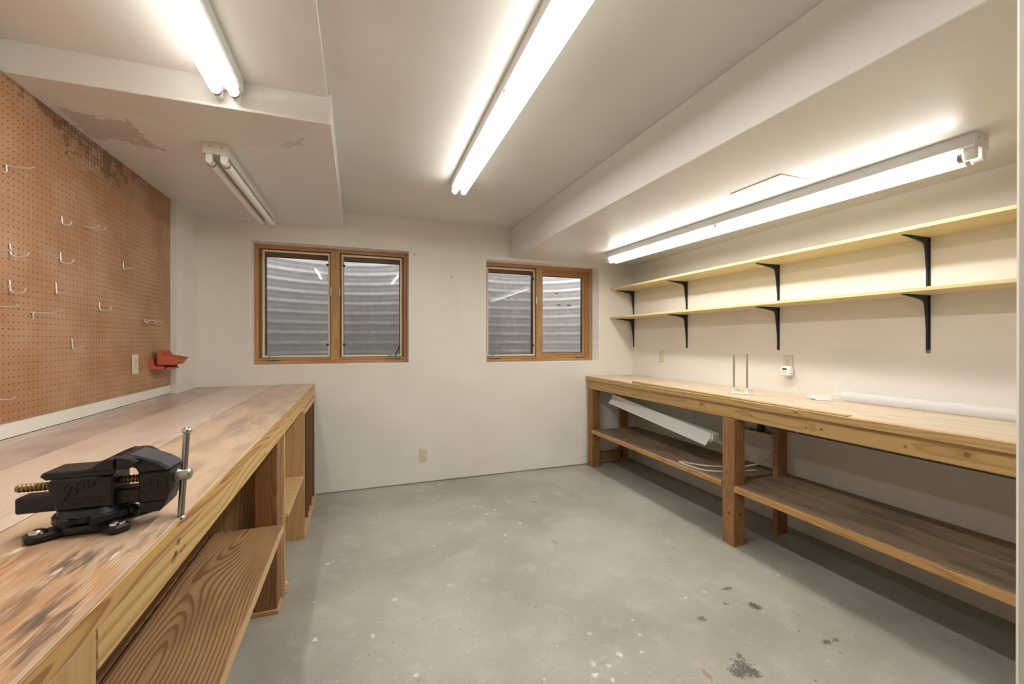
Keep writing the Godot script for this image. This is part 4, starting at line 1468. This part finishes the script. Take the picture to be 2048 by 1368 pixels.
# ------------------------------------------------------------------ small things on walls and benches
func build_small_things() -> void:
	var mb: MB
	outlet(W(0.572, 0.257, BACK - 0.0005), 0.0, "cream duplex outlet low on the window wall")
	outlet(W(2.8445, 1.153, 3.45), -PI / 2, "cream duplex outlet near the corner above the long workbench")
	outlet(W(2.8445, 1.145, 2.13), -PI / 2, "cream outlet behind the plug-in timer")
	# plug-in timer: rounded white case
	var tb := W(2.838, 1.092, 2.118)
	var t := thing("plug_in_timer", "white rounded plug-in timer with small dark display", "timer", tb)
	t.rotation.y = -PI / 2
	mb = MB.new()
	var poly := PackedVector2Array()
	for k in 28:
		var an := TAU * k / 28
		poly.append(Vector2(signf(cos(an)) * pow(absf(cos(an)), 0.6) * 0.038, signf(sin(an)) * pow(absf(sin(an)), 0.6) * 0.036))
	mb.prism(poly, 0.003, 0.044, Transform3D(), 0.008)
	part("case", mb, M.white_plastic, t)
	mb = MB.new()
	mb.box(Vector3(-0.018, 0.009, 0.0438), Vector3(0.014, 0.021, 0.0448), 0.0004)
	part("display", mb, mat(c8(58, 54, 44), 0.25), t)
	mb = MB.new()
	for p in [[-0.02, -0.002], [-0.009, -0.002], [0.002, -0.002], [0.013, -0.002], [-0.013, -0.010], [0.007, -0.010]]:
		mb.lathe([Vector2(0.0028, 0), Vector2(0.0026, 0.0014), Vector2(0, 0.0014)], Transform3D(Basis(Vector3(1, 0, 0), PI / 2), Vector3(p[0], p[1], 0.0438)), 8)
	part("button", mb, mat(c8(150, 150, 146), 0.5), t)
	mb = MB.new()
	var arc := []
	for k in 9:
		var an := PI * 1.15 + PI * 0.7 * k / 8
		arc.append(Vector3(-0.003 + cos(an) * 0.009, -0.010 + sin(an) * 0.009, 0.0442))
	mb.tube(arc, 0.001, 6)
	part("round_key", mb, mat(c8(150, 150, 146), 0.5), t)

	# stand with two threaded rods
	var sb := W(2.487, BENCH_R + 0.0003, 2.215)
	t = thing("rod_stand", "white metal base with two upright threaded rods on workbench", "stand", sb)
	mb = MB.new()
	mb.box(Vector3(-0.075, 0, -0.016), Vector3(0.075, 0.008, 0.016), 0.003)
	mb.box(Vector3(0.045, 0, -0.03), Vector3(0.075, 0.008, 0.03), 0.003)
	mb.box(Vector3(-0.075, 0, -0.026), Vector3(-0.05, 0.008, 0.026), 0.003)
	part("base", mb, M.enamel, t)
	for k in 2:
		var x: float = [-0.035, 0.045][k]
		mb = MB.new()
		mb.lathe([Vector2(0.013, 0.008), Vector2(0.009, 0.018), Vector2(0.0075, 0.045), Vector2(0, 0.045)], Transform3D(Basis(), Vector3(x, 0, 0)), 14)
		mb.box(Vector3(x + 0.004, 0.008, -0.002), Vector3(x + 0.026, 0.02, 0.002), 0.001)
		part("socket", mb, M.enamel, t)
		mb = MB.new()
		mb.tube([Vector3(x + 0.008, 0.028, 0), Vector3(x + 0.03, 0.028, 0)], 0.0025, 8)
		mb.box(Vector3(x + 0.028, 0.02, -0.002), Vector3(x + 0.032, 0.036, 0.002), 0.0008)
		part("thumb_screw", mb, M.steel, t)
		mb = MB.new()
		var prof := [Vector2(0.0046, 0.04)]
		var y := 0.042
		while y < 0.27 + k * 0.012:
			prof.append_array([Vector2(0.0056, y), Vector2(0.0066, y + 0.0015), Vector2(0.0056, y + 0.003)])
			y += 0.003
		prof.append(Vector2(0, y))
		mb.lathe(prof, Transform3D(Basis(), Vector3(x, 0, 0)), 10)
		if k == 0:
			mb.lathe([Vector2(0.005, 0.178), Vector2(0.0075, 0.179), Vector2(0.0075, 0.186), Vector2(0.005, 0.187)], Transform3D(Basis(), Vector3(x, 0, 0)), 12)
		part("threaded_rod", mb, M.zinc, t)
	t.rotation.y = -0.8

	# roll of clear plastic film along the wall, its free edge standing up against the wall
	var fb := W(2.80, BENCH_R + 0.0005, 1.1)
	t = thing("film_roll", "roll of clear plastic film lying along the workbench against the wall", "plastic film", fb)
	var film := mat(Color(0.95, 0.95, 0.96, 0.4), 0.5)
	film.transparency = BaseMaterial3D.TRANSPARENCY_ALPHA
	mb = MB.new(fb)
	var path := []
	for k in 24:
		path.append(W(2.795 + 0.004 * sin(k * 1.3), BENCH_R + 0.031 + 0.002 * sin(k * 2.1), 1.74 - k * 0.055))
	mb.tube(path, 0.029, 18)
	part("roll", mb, film, t)
	var sheet := mat(Color(0.96, 0.96, 0.97, 0.22), 0.35)
	sheet.transparency = BaseMaterial3D.TRANSPARENCY_ALPHA
	mb = MB.new(fb)
	for k in 12:
		for j in 6:
			var q := []
			for c in [[k, j], [k + 1, j], [k + 1, j + 1], [k, j + 1]]:
				var f: float = c[0] / 12.0
				var g: float = c[1] / 6.0
				var d: float = lerpf(1.848 - (1.0 - g) * 0.05, 0.5, f)
				q.append(W(2.838 - (1.0 - g) * (1.0 - g) * 0.03 + 0.0015 * sin(f * 23.0 + g * 5.0), lerpf(BENCH_R + 0.03, 1.252, g), d))
			mb.quad(q[0], q[1], q[2], q[3])
	part("film_sheet", mb, sheet, t)
	# white capped tube with a paper tag
	var cb := W(2.70, BENCH_R + 0.0005, 1.80)
	t = thing("caulk_tube", "small white capped tube with paper tag beside the film roll", "tube", cb)
	t.rotation.y = 0.5
	mb = MB.new()
	mb.lathe([Vector2(0, -0.06), Vector2(0.014, -0.06), Vector2(0.015, -0.055), Vector2(0.015, 0.04), Vector2(0.012, 0.044), Vector2(0, 0.044)], Transform3D(Basis(Vector3(1, 0, 0), PI / 2), Vector3(0, 0.015, 0)), 18)
	part("tube_body", mb, M.white_plastic, t)
	mb = MB.new()
	mb.lathe([Vector2(0.007, 0.06), Vector2(0.0085, 0.061), Vector2(0.0085, 0.078), Vector2(0, 0.078)], Transform3D(Basis(Vector3(1, 0, 0), -PI / 2), Vector3(0, 0.015, 0)), 14)
	part("cap", mb, M.white_plastic, t)
	mb = MB.new()
	mb.box(Vector3(-0.0165, 0.002, -0.035), Vector3(-0.0158, 0.03, 0.045))
	part("paper_tag", mb, mat(c8(240, 240, 240), 0.7), t)
	# nails in the wall
	for p in [[0.828, 1.898, "dark nail alone in the window wall between both windows"], [0.49, 2.085, "dark nail beside the upper corner of the double-screened window"]]:
		mb = MB.new()
		mb.tube([Vector3(0, 0, -0.005), Vector3(0, 0.002, 0.016)], 0.0022, 6)
		mb.ball(Vector3(0, 0.002, 0.016), Vector3(0.0045, 0.0045, 0.0015), 8, 5)
		solo("nail", mb, M.bracket, W(p[0], p[1], BACK), p[2], "nail", "nails in the window wall")


# ------------------------------------------------------------------ things hanging under the long bench
func hood(t: Node3D, length: float, m: Material, wide := 0.075) -> void:
	# shop-light reflector: ridge on top, sloping sides; local z along, origin at the ridge top
	var mb := MB.new()
	var th := 0.0012
	var outer := [Vector2(-wide, -0.085), Vector2(-wide + 0.008, -0.074), Vector2(-0.03, -0.028), Vector2(-0.03, -0.002), Vector2(-0.026, 0), Vector2(0.026, 0), Vector2(0.03, -0.002), Vector2(0.03, -0.028), Vector2(wide - 0.008, -0.074), Vector2(wide, -0.085)]
	var poly := PackedVector2Array()
	for p in outer:
		poly.append(p)
	for k in range(outer.size() - 1, -1, -1):
		var p: Vector2 = outer[k]
		poly.append(Vector2(p.x * 0.975, p.y - th * 1.5))
	mb.prism(poly, -length / 2, length / 2)
	part("reflector", mb, m, t)
	for s: float in [-1.0, 1.0]:
		mb = MB.new()
		mb.box(Vector3(-0.028, -0.05, s * (length / 2 + 0.008) - 0.008), Vector3(0.028, -0.002, s * (length / 2 + 0.008) + 0.008), 0.003)
		part("end_socket", mb, M.white_plastic, t)
	for x: float in [-0.025, 0.025]:
		mb = MB.new()
		mb.tube([Vector3(x, -0.055, -length / 2), Vector3(x, -0.055, length / 2)], 0.0125, 12)
		part("lamp_tube", mb, M.tube_off, t)


func build_under_bench() -> void:
	var mb: MB
	# white shop light hung low in the far bay
	var a := Vector3(2.41, 0.775, -3.60)
	var b := Vector3(2.41, 0.640, -2.36)
	var t := thing("shop_light", "white reflector shop light hanging aslant under the long workbench", "hanging light", (a + b) / 2)
	t.look_at_from_position((a + b) / 2, a, Vector3.UP)
	hood(t, a.distance_to(b), M.enamel)
	for w in [[-2.55, 0.684], [-3.5, 0.766]]:
		mb = MB.new()
		var c := Vector3(2.41, w[1], w[0])
		mb.tube([c + Vector3(-0.02, -0.02, 0.02), c + Vector3(0, 0.05, 0), Vector3(2.41, 0.8965, w[0]), c + Vector3(0.001, 0.05, 0), c + Vector3(0.02, -0.02, -0.02)], 0.0012, 5)
		var hw := part("hanging_wire", mb, M.steel, t)
		hw.transform = t.transform.affine_inverse()
	# two grey ones hung level, close under the bench top
	var grey := mat(c8(120, 114, 108), 0.45)
	t = thing("shop_light", "grey reflector shop light hung close under the far bench top", "hanging light", W(2.60, 0.865, 2.92), "grey shop lights under the bench")
	hood(t, 1.2, grey, 0.085)
	for z: float in [-0.4, 0.4]:
		mb = MB.new()
		mb.tube([Vector3(0, -0.001, z), Vector3(0, 0.0315, z)], 0.0015, 5)
		part("hanger", mb, M.steel, t)
	t = thing("shop_light", "grey reflector shop light hung along the near bay of the bench", "hanging light", W(2.50, 0.845, 1.33), "grey shop lights under the bench")
	hood(t, 1.2, grey, 0.085)
	for z: float in [-0.45, 0.45]:
		mb = MB.new()
		mb.tube([Vector3(0, -0.001, z), Vector3(0, 0.0515, z)], 0.0015, 5)
		part("hanger", mb, M.steel, t)
	# S hook and short chain on its lip
	t = thing("chain_hook", "short chain with S hook hanging beside the rear bench leg", "chain", W(2.415, 0.765, 1.75))
	mb = MB.new()
	for k in 4:
		var ring := []
		for i in 13:
			var an := TAU * i / 12
			var lp := Vector3(cos(an) * 0.005, sin(an) * 0.009, 0)
			ring.append(Basis(Vector3.UP, PI / 2 * (k % 2)) * lp + Vector3(0, 0.03 - k * 0.014, 0))
		mb.tube(ring, 0.0014, 5)
	part("chain", mb, M.chrome, t)
	# power strip on the rear wall with plug and cords
	var pb := W(2.79, 0.615, 2.30)
	t = thing("power_strip", "cream power strip fixed to the wall under the long workbench", "power strip", pb)
	mb = MB.new(pb)
	mb.room_box(2.775, 2.8445, 0.60, 0.632, 2.205, 2.62, 0.004)
	part("case", mb, M.ivory, t)
	for k in 5:
		mb = MB.new(pb)
		mb.room_box(2.79, 2.825, 0.632, 0.634, 2.23 + k * 0.07, 2.27 + k * 0.07, 0.001)
		part("socket", mb, M.ivory_dark, t)
	var strip := t
	var gb := W(2.807, 0.634, 2.315)
	t = thing("power_plug", "black moulded plug standing in the cream power strip", "plug", gb)
	mb = MB.new()
	mb.prism(PackedVector2Array([Vector2(-0.022, 0.0), Vector2(0.022, 0.0), Vector2(0.022, 0.035), Vector2(0.01, 0.062), Vector2(-0.006, 0.062), Vector2(-0.02, 0.03)]), -0.016, 0.016, Transform3D(Basis(Vector3.UP, PI / 2), Vector3.ZERO), 0.003)
	part("plug_body", mb, M.black, t)
	mb = MB.new()
	mb.tube([Vector3(0, 0.06, 0.0), Vector3(-0.01, 0.08, 0.0), Vector3(-0.03, 0.11, -0.06), Vector3(-0.06, 0.15, -0.15), Vector3(-0.1, 0.2, -0.3)], 0.0045, 8)
	mb.tube([Vector3(0, 0.06, 0.0), Vector3(-0.01, 0.08, 0.01), Vector3(-0.03, 0.12, 0.08), Vector3(-0.05, 0.16, 0.16), Vector3(-0.06, 0.22, 0.3)], 0.0045, 8)
	part("cord", mb, M.black, t)
	# white cord from the strip, looping over the lower shelf edge
	var cw := mat(c8(226, 222, 210), 0.45)
	mb = MB.new()
	var cv := Curve3D.new()
	for p in [[2.80, 0.608, 2.21], [2.80, 0.52, 2.205], [2.74, 0.44, 2.23], [2.66, 0.396, 2.30], [2.55, 0.393, 2.33], [2.40, 0.394, 2.40], [2.32, 0.394, 2.50], [2.29, 0.395, 2.56], [2.265, 0.396, 2.54], [2.262, 0.396, 2.44], [2.30, 0.394, 2.32], [2.42, 0.394, 2.25], [2.56, 0.394, 2.22], [2.62, 0.396, 2.20]]:
		cv.add_point(W(p[0], p[1], p[2]))
	var pts := []
	for i in cv.point_count:
		var prev := cv.get_point_position(maxi(i - 1, 0))
		var next := cv.get_point_position(mini(i + 1, cv.point_count - 1))
		cv.set_point_in(i, (prev - next) * 0.18)
		cv.set_point_out(i, (next - prev) * 0.18)
	for p in cv.tessellate_even_length(5, 0.02):
		pts.append(p)
	mb.o = pb
	mb.tube(pts, 0.006, 8)
	part("supply_cord", mb, cw, strip, "white cord looping over the lower bench shelf")
